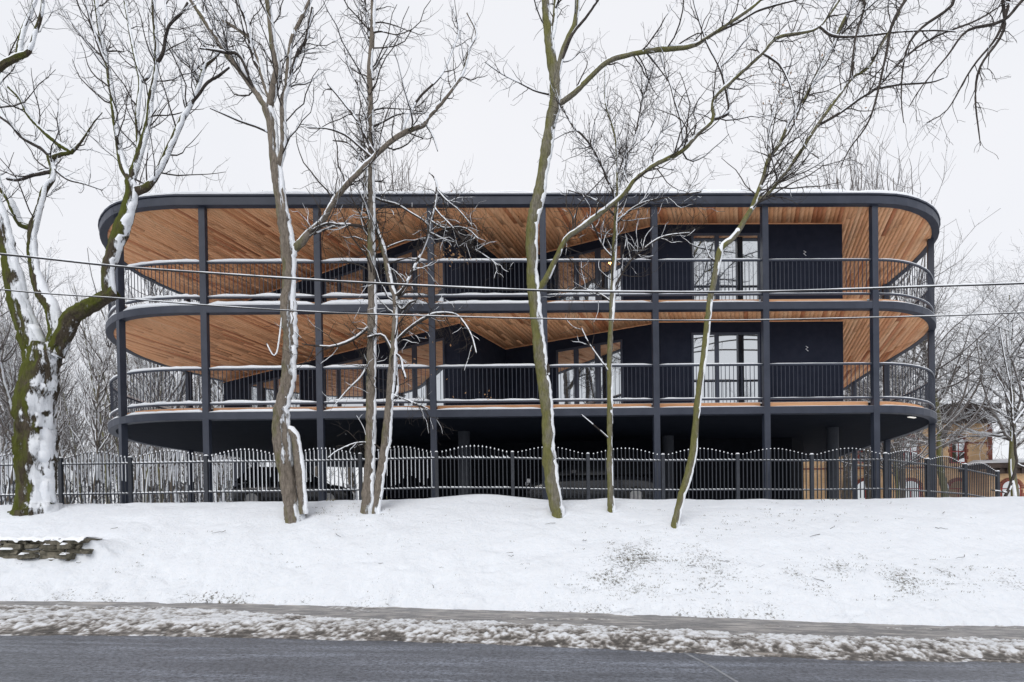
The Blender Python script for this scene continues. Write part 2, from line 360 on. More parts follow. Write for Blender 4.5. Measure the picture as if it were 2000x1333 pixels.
    n.links.new(mx.outputs[2], b.inputs['Base Color']); b.inputs['Roughness'].default_value = 0.4; bump(n, b, z.outputs['Fac'], 0.4, 0.02); M['paver'] = m
    # road
    m, n, b, o = newmat('wet_asphalt'); t = n.nodes.new('ShaderNodeTexCoord')
    z = node(n, 'ShaderNodeTexNoise', Scale=22, Detail=4, Roughness=0.85); n.links.new(t.outputs['Object'], z.inputs['Vector'])
    mp = node(n, 'ShaderNodeMapping'); mp.inputs['Scale'].default_value = (0.3, 2.6, 1); n.links.new(t.outputs['Object'], mp.inputs['Vector'])
    z2 = node(n, 'ShaderNodeTexNoise', Scale=1.6, Detail=9, Roughness=0.6); n.links.new(mp.outputs[0], z2.inputs['Vector'])
    c = ramp(n, z.outputs['Fac'], [(0.38,(0.035,0.038,0.047)),(0.62,(0.2,0.216,0.25))])
    c2 = ramp(n, z2.outputs['Fac'], [(0.34,(0.55,0.56,0.59)),(0.5,(0.95,0.95,0.96)),(0.66,(1.5,1.52,1.55))])
    mx = node(n, 'ShaderNodeMix', data_type='RGBA', blend_type='MULTIPLY'); mx.inputs[0].default_value = 1; n.links.new(c.outputs[0], mx.inputs[6]); n.links.new(c2.outputs[0], mx.inputs[7])
    n.links.new(mx.outputs[2], b.inputs['Base Color'])
    rr = ramp(n, z2.outputs['Fac'], [(0.3,(0.36,)*3),(0.7,(0.55,)*3)]); n.links.new(rr.outputs[0], b.inputs['Roughness'])
    bump(n, b, z.outputs['Fac'], 0.5, 0.008); M['road'] = m
ground_mats()
def grid_mesh(name, X, Y, Z, attr=None):
    r, c = X.shape; i = np.arange(r*c).reshape(r, c)
    Q = np.stack([i[:-1,:-1], i[:-1,1:], i[1:,1:], i[1:,:-1]], -1).reshape(-1, 4)
    return mesh_np(name, np.stack([X, Y, Z], -1).reshape(-1, 3), Q, True, attr)
def terrain():
    xs = np.concatenate([[-260,-160,-100,-70,-50,-38,-28,-22,-17,-13,-10.5], np.arange(-9, 27, 0.05), [27.3,28,29,30.5,33,37,42,50,65,90,140,260]])
    ts = np.concatenate([np.arange(-0.2, 5.6, 0.045), [5.8,6.1,6.5,7,7.6,8.5,10,12,14,17,21,26,32,40,55,80,120,180,300,500]])
    X, T = np.meshgrid(xs, ts); yb = bank_edge(X)
    wob = 0.55*(fbm(X*1.3, X*0+4.4, 61, 5)-0.5)+0.22*(fbm(X*5.5, X*0+9.4, 63, 3)-0.5)
    Y = yb+T+wob*np.clip(1.2-T, 0, 1); Z = G(X, Y)
    near = np.clip(1-T/6.5, 0, 1)
    low = np.clip(1-T/1.9, 0, 1)
    rough = fbm(X*4.3, Y*4.3, 11, 4)-0.5; pit = np.clip(fbm(X*2.9, Y*3.7, 23, 3)-0.62, 0, 1)
    tw = near*0.06*np.clip(vnoise(X*2.1+3, Y*2.6, 131)-0.78, 0, 1)*4
    Z = Z - tw + near*(0.05*rough+0.2*(fbm(X*1.0, Y*1.6, 91, 3)-0.5)+0.03*(fbm(X*0.5+Y*2.0, Y*0.8-X*0.3, 95, 3)-0.5)) + low*(0.2*(fbm(X*2.2, Y*2.6, 5, 5)-0.5)) - near*0.3*pit*(0.35+low)
    edge = sstep(-0.2, 0.12, T); Z = Z-0.12*(1-edge)
    # where old grass and soil show through the thin snow
    dirt = -1+np.zeros_like(X)
    px = [((1240,1085),80,40,0.280),((1330,1100),110,40,0.250),((1180,1135),80,30,0.240),((1420,1125),60,40,0.240),((1560,1125),45,30,0.250),((1650,1115),60,30,0.240),((1765,1130),60,36,0.235),((1880,1130),45,30,0.230),((1980,1130),60,35,0.220),((1330,1140),260,40,0.210),
          ((640,1000),60,16,0.16),((180,1150),180,20,0.13),((420,1165),300,12,0.14),((870,1150),240,14,0.15),((1700,1075),400,20,0.1),((1600,1150),400,24,0.180)]
    best = np.zeros_like(X)
    for (cx, cy), rx, ry, s in px:
        # each patch is a fixed place on the slope, found once from where it lies
        p = ground_hit(cx, cy); p1 = ground_hit(cx+rx, cy); p2 = ground_hit(cx, min(cy+ry, 1168))
        ax = abs(p1[0]-p[0])+0.05; ay = abs(p2[1]-p[1])+0.15
        best = np.maximum(best, s*np.exp(-((X-p[0])/(ax*1.35))**2-((Y-p[1])/(ay*1.25))**2))
    best = best*np.clip(0.35+1.15*fbm(X*1.9, Y*2.7, 83, 3), 0, 1.05)
    best = best + 0.2*np.clip(1-(T-0.0)/0.35, 0, 1)*(fbm(X*1.1, Y*0.9, 77, 3))
    o = link('snow_ground', grid_mesh('snow_ground', X, Y, Z - 0.05*best*near, {'dirt': best.ravel()+0.06}), M['bank'])
    tag(o, 'snow covered bank and ground around the villa', kind='structure')
    # pavement
    xs = np.arange(-14, 32, 0.25); v = np.linspace(0, 1, 10); X, Vv = np.meshgrid(xs, v)
    Y = (road_edge(X)+0.4)*(1-Vv)+(bank_edge(X)+0.35)*Vv
    tag(link('pavement', grid_mesh('pavement', X, Y, road_z(X)+0.095+0*Y), M['paver']), 'wet brown block pavement below the snow bank', kind='structure')
    mb = MB(); 
    for a in np.arange(-14, 31.9, 1.0):
        b = a+0.992; y0, y1 = road_edge(a), road_edge(b)
        mb.add([(a,y0-0.02,road_z(a)-0.1),(b,y1-0.02,road_z(b)-0.1),(b,y1+0.13,road_z(b)-0.1),(a,y0+0.13,road_z(a)-0.1),(a,y0-0.02,road_z(a)+0.03),(b,y1-0.02,road_z(b)+0.03),(b,y1+0.13,road_z(b)+0.03),(a,y0+0.13,road_z(a)+0.03)],
               [(0,3,2,1),(4,5,6,7),(0,1,5,4),(1,2,6,5),(2,3,7,6),(3,0,4,7)])
    tag(mb.build('kerb', M['paver']), 'stone kerb buried in slush along the road', kind='structure')
    # slush
    xs = np.arange(-9, 25, 0.022); v = np.linspace(0, 1, 120); X, Vv = np.meshgrid(xs, v)
    re = road_edge(X); be = bank_edge(X)
    wob = 0.16*(fbm(X*0.9, X*0+1.3, 41, 4)-0.5)
    Y = re-0.3+wob*1.6+(be-re+0.42)*Vv
    h = 0.45*fbm(X*4.2, Y*5.2, 9, 4)+0.55*fbm(X*11, Y*12, 19, 3)
    band = sstep(0.0, 0.2, Vv)*(1-sstep(0.40, 0.54, Vv+0.2*(fbm(X*0.7, Y*0.8, 51, 3)-0.5)-0.26*(1-sstep(1, 7, X))))
    lane = sstep(0.45, 0.6, Vv)*0.42*np.clip(fbm(X*0.55, Y*2.2, 71, 5)*3.2-1.55, 0, 1)
    amp = np.clip(band+lane, 0, 1)
    Zs = road_z(X)-0.02+amp*(0.06+0.11*(h-0.45)+0.045*(fbm(X*24, Y*26, 29, 2)-0.5))+0.03*fbm(X*3, Y*3, 2, 3)*sstep(0, .06, Vv)+0.075*sstep(0.04,0.22,Vv)
    gr = fbm(X*24, Y*26, 29, 2)-0.5
    ha = (h-0.5)*1.45+0.75*gr+0.22*(fbm(X*0.9, Y*0.9, 33, 3)-0.5)+0.2*np.clip(amp, 0, 1)+0.18*sstep(0.0,0.05,Vv)-0.16-0.12*sstep(0.35,0.6,Vv)*sstep(3,9,X)+0.18*(fbm(X*0.8, Y*1.2, 15, 3)-0.5)
    o = link('slush', grid_mesh('slush', X, Y, Zs, {'h': ha.ravel()}), M['slush']); tag(o, 'dirty brown and white slush ploughed along the kerb', 'slush', kind='stuff')
    # road
    xs = np.concatenate([[-200,-60], np.arange(-20, 40, 1.0), [60, 200]]); ys = np.linspace(0, 1, 14); X, Vv = np.meshgrid(xs, ys)
    Y = (road_edge(X)+0.02)*(1-Vv)+(-26)*Vv
    tag(link('road', grid_mesh('road', X, Y, road_z(X)+0*Y), M['road']), 'wet grey asphalt road in front of the bank', kind='structure')
    X, Y = np.meshgrid(np.array([-260,-60,-20,0,20,40,60,260.0]), np.array([-400,-120,-60,-40,-30,-25.8]))
    tag(link('far_verge', grid_mesh('far_verge', X, Y, road_z(np.clip(X,-60,60))+0.06+0.05*np.maximum(-30-Y,0)), M['snow']), 'snowy verge on the far side of the road', kind='structure')
    P = px_line([(1335,1274),(1390,1302),(1452,1340),(1520,1385)], 0.004)
    mb = MB()
    for a, b in zip(P[:-1], P[1:]):
        d = nrm(b-a)*0.0; s = np.array([0.018, 0.012, 0]); mb.add([a-s, b-s, b+s, a+s], [(0,1,2,3)])
    o = mb.build('sealed_joint', mat_noise('joint_seal', (0.2,0.21,0.22), (0.3,0.31,0.33), 8, 0.6, 0)); o.parent = bpy.data.objects['road']
terrain()
# ------------------------------------------------------------------ the villa
S = 3.15; CW = 0.174
Z1, Z2, ZR = 3.3635, 6.3207, 9.2372
FH = 0.205
OUT = [(18.6,0),(19.45,0.05),(20.2,0.28),(20.95,0.72),(21.6,1.36),(22.05,2.05),(22.33,2.85),(22.55,3.75),(22.75,5.0),(22.97,6.45),(23.35,8.5),(23.68,10.3),(23.6,11.6),(22.9,12.6),(21.7,13.0),(18,13.0),(12,12.9),(6,12.8),(2,12.7),(0.2,12.3),(-1.1,11.4),(-2.1,9.8),(-2.97,7.8),(-3.4,6.85),(-3.82,6.0),(-4.15,5.0),(-4.3,4.0),(-4.22,3.0),(-3.98,2.15),(-3.5,1.32),(-2.7,0.55),(-1.85,0.18),(-0.9,0.02),(-0.3,0)]
for xx in (1.5, 4, 7, 10, 13, 16): OUT.append((xx, 0.0))
cp = catmull([(a,b,0) for a,b in OUT]+[(OUT[0][0],OUT[0][1],0)], 0.3)[:-1, :2]
cp[(cp[:,0]>-0.2)&(cp[:,0]<18.5)&(cp[:,1]<0.5), 1] = 0.0
def normals(P, closed=True):
    if closed: t = np.roll(P, -1, 0)-np.roll(P, 1, 0)
    else: t = np.gradient(P, axis=0)
    t = nrm(t); return np.stack([t[:,1], -t[:,0]], -1)   # outward for counter-clockwise outlines
ON = normals(cp)
def inset(d): return cp-ON*d
VROOT = (8.0, 4.0, 0.9)
villa = empty('villa', VROOT, 'black three storey villa on stilts with rounded larch clad balconies', 'building')
def vb(mb, name, mat, parent=None, **k):
    o = mb.build(name, mat, parent or villa, off=VROOT, **k); return o
def sweep(P, N, prof, closed=False, mod=None):
    """profile points (outward offset, z) swept along P with outward normals N"""
    P = np.asarray(P, float); n = len(P); m = len(prof); V = []
    for i in range(n):
        for j, (o, z) in enumerate(prof):
            zz = z if mod is None else mod(i, j, o, z)
            V.append((P[i,0]+N[i,0]*o, P[i,1]+N[i,1]*o, zz))
    Fs = []
    for i in range(n if closed else n-1):
        a = i*m; b = ((i+1)%n)*m
        for j in range(m): Fs.append((a+j, a+(j+1)%m, b+(j+1)%m, b+j))
    if not closed: Fs += [tuple(range(m-1,-1,-1)), tuple((n-1)*m+j for j in range(m))]
    return V, Fs
def ring(name, off_out, off_in, z0, z1, mat, bevel=0.006, parent=None):
    mb = MB(); mb.add(*sweep(cp, ON, [(off_out,z0),(off_in,z0),(off_in,z1),(off_out,z1)], True)); return vb(mb, name, mat, parent, bevel=bevel)
def plate(name, d, z0, z1, mat, parent=None):
    mb = MB(); mb.prism([tuple(p) for p in inset(d)], z0, z1); return vb(mb, name, mat, parent)
# storeys: fascia ring + slab
ring('fascia_beam', 0, -0.2, Z1, Z1+FH, M['steel'])
ring('fascia_beam', 0, -0.2, Z2, Z2+FH, M['steel'])
ring('roof_fascia', 0.1, -0.1, ZR, ZR+0.225, M['steel'])
cap = ring('roof_edge_cap', 0.13, -0.2, ZR+0.236, ZR+0.285, M['steel'])
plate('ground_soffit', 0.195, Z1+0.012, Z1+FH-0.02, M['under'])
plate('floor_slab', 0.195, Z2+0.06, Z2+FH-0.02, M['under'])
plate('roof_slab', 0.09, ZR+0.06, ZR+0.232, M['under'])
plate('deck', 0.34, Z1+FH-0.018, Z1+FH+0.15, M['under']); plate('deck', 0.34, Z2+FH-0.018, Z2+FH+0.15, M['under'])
plate('deck_snow', 0.36, Z1+FH+0.152, Z1+FH+0.195, M['snow']); plate('deck_snow', 0.36, Z2+FH+0.152, Z2+FH+0.195, M['snow'])
mb = MB(); V = []
V, Fs = sweep(cp, ON, [(0.115,ZR+0.287),(0.11,ZR+0.34),(0.05,ZR+0.395),(-0.5,ZR+0.43),(-0.5,ZR+0.29)], True, lambda i,j,o,z: z+(0.012*math.sin(i*0.9)+0.01*math.sin(i*2.3) if j in (1,2) else 0))
mb.add(V, Fs); mb.prism([tuple(p) for p in inset(0.48)], ZR+0.29, ZR+0.429); vb(mb, 'roof_snow', M['snow'])
mb = MB(); a = atY(1290, 375, 5.0); b = atY(1645, 373, 5.0)
mb.box(a[0], b[0], 5.0, 9.5, ZR+0.3, atY(1450, 374, 5.0)[2]); vb(mb, 'roof_hatch_upstand', M['steel'])
mb = MB(); mb.box(a[0]-.04, b[0]+.04, 4.96, 9.54, atY(1450, 374, 5.0)[2]+.002, atY(1450, 371.5, 5.0)[2]); vb(mb, 'roof_hatch_snow', M['snow'])
a = atY(893, 372, 4.5); mb = MB(); mb.box(a[0]-.25, a[0]+.3, 4.5, 4.9, ZR+0.3, ZR+0.62); vb(mb, 'roof_vent', M['under'], bevel=0.03)
# columns
def column(x, y, ux, z0, z1, w=CW):
    uy = (-ux[1], ux[0]); mb = MB(); mb.obox((x, y), ux, uy, w/2, w/2, z0, z1); vb(mb, 'column', M['steel'], bevel=0.006)
for k in range(7):
    column(k*S, CW/2-0.003, (1, 0), float(G(k*S, 0.1))-0.3, ZR+0.02)
def near_out(x, y):
    i = int(np.argmin(np.hypot(cp[:,0]-x, cp[:,1]-y))); return i
for (x, y) in [(-2.62,0.5),(22.0,2.0),(22.84,5.6),(23.4,8.8),(-3.72,6.2),(-2.6,8.7),(-1.2,11.2),(2.0,12.6),(5.2,12.7),(21.9,12.9),(18.6,12.95)]:
    i = near_out(x, y); p = cp[i]-ON[i]*0.1; t = (-ON[i,1], ON[i,0])
    column(p[0], p[1], t, 0.6, ZR+0.02)
for (x, y, r) in [(907, 2.6, .19),(1626, 2.6, .19),(1305, 4.0, .2)]:
    X = atY(x, 900, y)[0]; mb = MB(); a = np.linspace(0, 2*np.pi, 20, endpoint=False)
    mb.prism([(X+r*math.cos(t), y+r*math.sin(t)) for t in a], 0.5, Z1+0.02); vb(mb, 'round_column', mat_noise('column_paint', (0.03,0.034,0.045), (0.04,0.045,0.056), 8, .6, 0), smooth=False)
for (x, y) in [(462, 9.0), (500, 9.0), (606, 7.0)]:
    X = atY(x, 930, y)[0]; column(X, y, (1, 0), 0.6, Z1+0.02, 0.24)
# walls
WP = [(-2.99,7.76),(7.0,1.0),(8.35,3.62),(13.0,1.04),(18.53,1.05)]
IN = WP+[(19.9,10.6),(17,12.2),(1.5,12.0),(-1.2,11.0)]
for z0, z1 in ((Z1+FH+0.1, Z2+0.05), (Z2+FH+0.1, ZR+0.05)):
    mb = MB(); mb.prism(IN, z0, z1); vb(mb, 'wall', M['render'])
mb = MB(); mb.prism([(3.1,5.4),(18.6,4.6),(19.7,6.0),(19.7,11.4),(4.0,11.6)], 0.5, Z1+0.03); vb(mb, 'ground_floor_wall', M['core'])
# soffit planks
PD = np.array([math.sin(math.radians(21.5)), math.cos(math.radians(21.5))]); PN = np.array([PD[1], -PD[0]])
def crossings(poly, c):
    s = poly@PN-c; d = poly@PD; out = []
    for i in range(len(poly)):
        j = (i+1) % len(poly)
        if (s[i] < 0) != (s[j] < 0): out.append(d[i]+(d[j]-d[i])*(-s[i])/(s[j]-s[i]))
    return sorted(out)
inner = np.array(IN)
ci = inner.mean(0); inner_s = inner + nrm(ci-inner)*0.12
def spans(c, ins):
    o = crossings(inset(ins), c); h = crossings(inner_s, c)
    if len(o) < 2: return []
    cuts = [(o[0], o[-1])]
    for a, b in zip(h[0::2], h[1::2]):
        new = []
        for u, v in cuts:
            if b <= u or a >= v: new.append((u, v)); continue
            if a > u: new.append((u, a))
            if b < v: new.append((b, v))
        cuts = new
    return cuts
def soffit(zb, ins):
    me0 = MB()
    pw = 0.12; lo = (cp@PN).min(); hi = (cp@PN).max(); r = np.random.default_rng(3); pieces = []
    for k in range(int((hi-lo)/pw)):
        c0 = lo+k*pw; c1 = c0+pw-0.0035
        A = spans(c0, ins); B = spans(c1, ins)
        if not A or len(A) != len(B): 
            A = B = A if len(A) >= len(B) else B
            if not A: continue
        for (a0, a1), (b0, b1) in zip(A, B):
            if max(abs(a0-b0), abs(a1-b1)) > 2.5: b0, b1 = a0, a1
            L = min(a1-a0, b1-b0)
            if L < 0.05: continue
            # butt joints
            cuts = [0.0]; t = r.uniform(0.8, 4.2)
            while t < L-0.5: cuts.append(t/L); t += r.uniform(2.6, 4.6)
            cuts.append(1.0)
            for u, v in zip(cuts[:-1], cuts[1:]):
                g0 = 0.0015/L if u > 0 else 0; g1 = 0.0015/L if v < 1 else 0
                q = []
                for (c, s0, s1, f) in ((c0,a0,a1,u+g0),(c1,b0,b1,u+g0),(c1,b0,b1,v-g1),(c0,a0,a1,v-g1)):
                    q.append(PN*c+PD*(s0+(s1-s0)*f))
                q = np.array(q); ctr = q.mean(0); area = pw*L*(v-u)
                dd = np.hypot(ctr[0]-CX, ctr[1]-CY)
                # rough visibility: the wall hides what lies behind it
                hid = False
                for (p, s) in zip(inner_s, np.roll(inner_s, -1, 0)):
                    e = s-p; w = ctr-CPOS[:2]; den = w[0]*e[1]-w[1]*e[0]
                    if abs(den) > 1e-9:
                        m_ = p-CPOS[:2]; tt = (m_[0]*e[1]-m_[1]*e[0])/den; uu = (m_[0]*w[1]-m_[1]*w[0])/den
                        if 0 < tt < 0.985 and 0 < uu < 1: hid = True
                tone = np.clip(r.normal(0.6, 0.17), 0.3, 1) if r.random() > 0.13 else r.uniform(0, 0.28)
                pieces.append((0 if hid else area/dd**2.2, q, tone))
    return pieces
def piece_mesh(items, zb, off):
    V = []; Q = []; T = []
    for _, q, tone in items:
        b = len(V); dz = 0.0025*math.sin(tone*97)
        for z in (zb+0.014+dz, zb+0.034):
            for p in q: V.append((p[0]-off[0], p[1]-off[1], z-off[2])); T.append(tone)
        Q += [(b+3,b+2,b+1,b),(b+4,b+5,b+6,b+7)]+[(b+i,b+(i+1)%4,b+4+(i+1)%4,b+4+i) for i in range(4)]
    return mesh_np('plank', np.array(V), np.array(Q), False, {'tone': T})
allp = [(p[0], s, p) for s, zb, ins in ((0, Z2, 0.17), (1, ZR, 0.06)) for p in soffit(zb, ins)]
allp.sort(key=lambda x: -x[0])
sof = []
for s, zb in ((0, Z2), (1, ZR)):
    o = bpy.data.objects.new('soffit', None); COL.objects.link(o); o.parent = villa; sof.append(o)
rest = {0: [], 1: []}
for k, (_, s, p) in enumerate(allp):
    if k < 296: link('plank', piece_mesh([p], (Z2, ZR)[s], VROOT), M['plank'], sof[s])
    else: rest[s].append(p)
for s in (0, 1):
    o = link('plank_field', piece_mesh(rest[s], (Z2, ZR)[s], VROOT), M['plank'], sof[s]); o['kind'] = 'stuff'
# thin batten where the planks meet the walls
for zb in (Z2, ZR):
    for a, b in zip(WP[:-1], WP[1:]):
        a = np.array(a); b = np.array(b); d = nrm(b-a); n_ = np.array([d[1], -d[0]]); m_ = (a+b)/2
        mb = MB(); mb.obox(m_+n_*0.012, d, n_, np.linalg.norm(b-a)/2+0.01, 0.01, zb-0.01, zb+0.012)
        o = vb(mb, 'edge_batten', M['board']); at = o.data.attributes.new('tone','FLOAT','POINT'); at.data.foreach_set('value', [0.7]*8)
# balcony fronts: bays between columns, then the rounded ends
def subline(i0, i1):
    idx = []; i = i0
    while True:
        idx.append(i)
        if i == i1: break
        i = (i+1) % len(cp)
    return cp[idx], ON[idx]
iL0, iL1 = near_out(-0.18, 0), near_out(-2.55, 0.45)
iL2 = near_out(-2.72, 0.56); iL3 = near_out(-3.72, 6.2)
iR0, iR1 = near_out(19.05, 0), near_out(22.0, 1.93)
iR2, iR3 = near_out(22.05, 2.2), near_out(23.3, 8.2)
bays = []
for k in range(6):
    a, b = k*S+CW/2+0.004, (k+1)*S-CW/2-0.004; xs = np.linspace(a, b, 24)
    bays.append(('front', np.stack([xs, 0*xs], -1), np.tile([0.0,-1.0], (24,1)), k))
def dens(P, N, n=36):
    s = np.concatenate([[0], np.cumsum(np.linalg.norm(np.diff(P, axis=0), axis=1))]); t = np.linspace(0, s[-1], n)
    Pn = np.stack([np.interp(t, s, P[:,c]) for c in (0,1)], -1); Nn = nrm(np.stack([np.interp(t, s, N[:,c]) for c in (0,1)], -1)); return Pn, Nn
for nm, i0, i1, k in (('curve', iL1, iL0, 6), ('curve', iL3, iL2, 8), ('curve', iR0, iR1, 7), ('curve', iR2, iR3, 9)):
    P, N = dens(*subline(i0, i1)); bays.append((nm, P, N, k))
# the snow lies deeper on the left bays
deep = {0:1.0, 1:1.1, 2:0.8, 3:0.6, 4:0.42, 5:0.2, 6:1.0, 8:0.8, 7:0.3, 9:0.3}
nbal = 0
stuff_bal = []
bal_me = None
for zs, ztop in ((Z1, atY(1600, 710.5, 0.09)[2]), (Z2, atY(1600, 507.0, 0.09)[2])):
    zf = zs+FH
    zbot = zf+0.21 if zs == Z1 else zf+0.215
    for kind, P, N, k in bays:
        dp = deep[k]*(1.0 if zs == Z2 else 0.95); rr = np.random.default_rng(k+int(zs*10)); ph = rr.uniform(0, 6, 4)
        L = float(np.linalg.norm(np.diff(P, axis=0), axis=1).sum()); n = len(P)
        # railing
        mb = MB(); mb.add(*sweep(P, N, [(-0.065,ztop-0.045),(-0.115,ztop-0.045),(-0.115,ztop),(-0.065,ztop)]))
        mb.add(*sweep(P, N, [(-0.065,zbot),(-0.115,zbot),(-0.115,zbot+0.045),(-0.065,zbot+0.045)]))
        rl = vb(mb, 'railing', M['steel'], bevel=0.004)
        m = int(round(L/0.121)); s = np.concatenate([[0], np.cumsum(np.linalg.norm(np.diff(P, axis=0), axis=1))])
        for j in range(1, m):
            t = j*L/m; p = np.array([np.interp(t, s, P[:,c]) for c in (0,1)]); nn = nrm(np.array([np.interp(t, s, N[:,c]) for c in (0,1)])); c = p-nn*0.09
            if kind == 'front' and nbal < 300:
                if bal_me is None:
                    h = ztop-zbot-0.09; q = MB(); q.box(-0.0075,0.0075,-0.0075,0.0075,0,h); ob = q.build('baluster', M['steel'], rl); bal_me = ob.data; 
                else: ob = link('baluster', bal_me, None, rl)
                ob.location = (c[0]-VROOT[0], c[1]-VROOT[1], zbot+0.045-VROOT[2]); nbal += 1
            else: stuff_bal.append((c, zbot+0.045, ztop-0.045, (-nn[1], nn[0]), nn, k))
        # snow on both rails and on the beam
        def cap_snow(z, o0, o1, h, f, seed):
            q = np.random.default_rng(seed); w = q.normal(0, 1, n); w = np.convolve(w, [.25,.5,.25], 'same')
            hh = np.clip(h*(1+f*w), 0.008, 9); e = np.minimum(np.arange(n), n-1-np.arange(n)); hh = hh*np.clip(0.35+e*0.35, 0, 1)
            om = (o0+o1)/2; prof = [(o0,z),(o0-0.2*(o0-o1),0.75),(om,1.0),(o1+0.2*(o0-o1),0.75),(o1,z)]
            V, Fs = sweep(P, N, prof, False, lambda i,j,o,zz: z+0.002 if j in (0,4) else z+hh[i]*zz); mb2 = MB(); mb2.add(V, Fs); return mb2
        sn = cap_snow(ztop, -0.06, -0.12, 0.075*dp+0.01, 0.12, k*7+int(zs)); vb(sn, 'rail_snow', M['snow'], smooth=True)
        sn = cap_snow(zbot+0.045, -0.06, -0.12, 0.07*dp+0.008, 0.3, k*7+3+int(zs)); vb(sn, 'rail_snow', M['snow'], smooth=True)
        sn = cap_snow(zf, 0.004, -0.27, 0.145*dp*(1.0 if zs == Z2 else 0.62)+0.012, 0.10, k*7+5+int(zs)); vb(sn, 'ledge_snow', M['snow'], smooth=True)
        # larch edge board of the deck
        mb = MB(); mb.add(*sweep(P, N, [(-0.28,zf+0.0),(-0.338,zf+0.0),(-0.338,zf+0.172),(-0.28,zf+0.172)])); o = vb(mb, 'deck_board', M['board'])
        at = o.data.attributes.new('tone','FLOAT','POINT'); at.data.foreach_set('value', [rr.uniform(0.55,0.8)]*len(o.data.vertices))
mb = MB()
for c, z0, z1, t, nn, k in stuff_bal: mb.obox(c, t, nn, 0.0075, 0.0075, z0, z1)
vb(mb, 'balusters', M['steel'])['kind'] = 'stuff'
# windows
def window(A, B, x0, x1, panes, zf, h, yy):
    A = np.array(A); B = np.array(B); d = nrm(B-A); n_ = np.array([d[1], -d[0]])
    s = [float((on_wall(x, yy, A, B)[:2]-A)@d) for x in (x0, x1)]; z0 = zf+0.16; z1 = z0+h; fr = 0.065
    def bx(mb, a, b, u, v, y0, y1):
        c = A+d*((a+b)/2)+n_*((y0+y1)/2); mb.obox(c, d, n_, abs(b-a)/2, abs(y1-y0)/2, u, v)
    mb = MB(); bx(mb, s[0]-fr, s[0], z0, z1+fr, -0.02, 0.045); bx(mb, s[1], s[1]+fr, z0, z1+fr, -0.02, 0.045)
    bx(mb, s[0], s[1], z1, z1+fr, -0.02, 0.0445); bx(mb, s[0], s[1], z0-0.0, z0+fr, -0.02, 0.0445)
    ps = []
    for p in panes: ps.append(tuple(float((on_wall(x, yy, A, B)[:2]-A)@d) for x in p))
    ps[0] = (s[0], ps[0][1]); ps[-1] = (ps[-1][0], s[1])
    for (a, b), (c, e) in zip(ps[:-1], ps[1:]): bx(mb, b, c, z0+fr, z1, -0.02, 0.052)
    w = vb(mb, 'window', M['steel'], bevel=0.005)
    for a, b in ps:
        q = MB(); bx(q, a, b, z0+fr, z1, 0.006, 0.02); vb(q, 'pane', M['glass'], w)
T1, T2, FL = (WP[0], WP[1]), (WP[2], WP[3]), (WP[3], WP[4])
HW = 2.2
for zf, y in ((Z1+FH, 740), (Z2+FH, 540)):
    window(*FL, 1355, 1480, [(1355,1396),(1404,1480)], zf, HW, y)
    window(*T2, 1091, 1213, [(1091,1122),(1131,1163),(1174,1213)], zf, HW, y)
    window(*T1, 776, 867, [(776,807),(815,867)], zf, HW, y)
    window(*T1, 637, 710, [(637,660),(666,710)], zf, HW, y)
    window(*T1, 491, 586, [(491,504),(514,536),(542,586)], zf, HW, y)
# loose lamp cables on the wall, soffit lamps
lampm, n_, b_, o_ = newmat('lamp_diffuser'); b_.inputs['Base Color'].default_value = (0.85,0.85,0.82,1); b_.inputs['Emission Color'].default_value = (1,0.95,0.85,1); b_.inputs['Emission Strength'].default_value = 0.5
p = atZ(1781, 815, Z1+0.01); mb = MB(); mb.obox(p[:2], (0.9,0.43), (-0.43,0.9), 0.16, 0.035, Z1-0.012, Z1+0.014); vb(mb, 'soffit_lamp', lampm)
for (x, y) in [(1570,497),(1574,683)]:
    p = on_wall(x, y, *FL); P = np.array([[p+np.array([0.0,0,0.1]), p+np.array([0.05,-0.03,0.05]), p+np.array([-0.03,-0.05,0.0]), p+np.array([0.05,-0.04,-0.06])]])
    tb = Tubes(); tb.add(P, np.full((1,4),0.008), 5); tb.build('loose_cable', M['snow'], villa, VROOT)
starm, n_, b_, o_ = newmat('star_glow'); b_.inputs['Emission Color'].default_value = (1,0.55,0.2,1); b_.inputs['Emission Strength'].default_value = 6; b_.inputs['Base Color'].default_value = (0.9,0.5,0.2,1)
p = on_wall(1190, 514, *T2); mb = MB(); pts = []
for i in range(16):
    r = 0.075 if i % 2 == 0 else 0.028; a = i*math.pi/8; pts.append((p[0]+r*math.cos(a), p[1]-0.06, p[2]+r*math.sin(a)))
mb.add(pts+[(p[0],p[1]-0.085,p[2]),(p[0],p[1]-0.045,p[2])], [(i,(i+1)%16,16) for i in range(16)]+[((i+1)%16,i,17) for i in range(16)])
o = mb.build('star_lamp', starm, None); tag(o, 'small glowing orange star lamp hanging at an upper floor window', 'lamp')
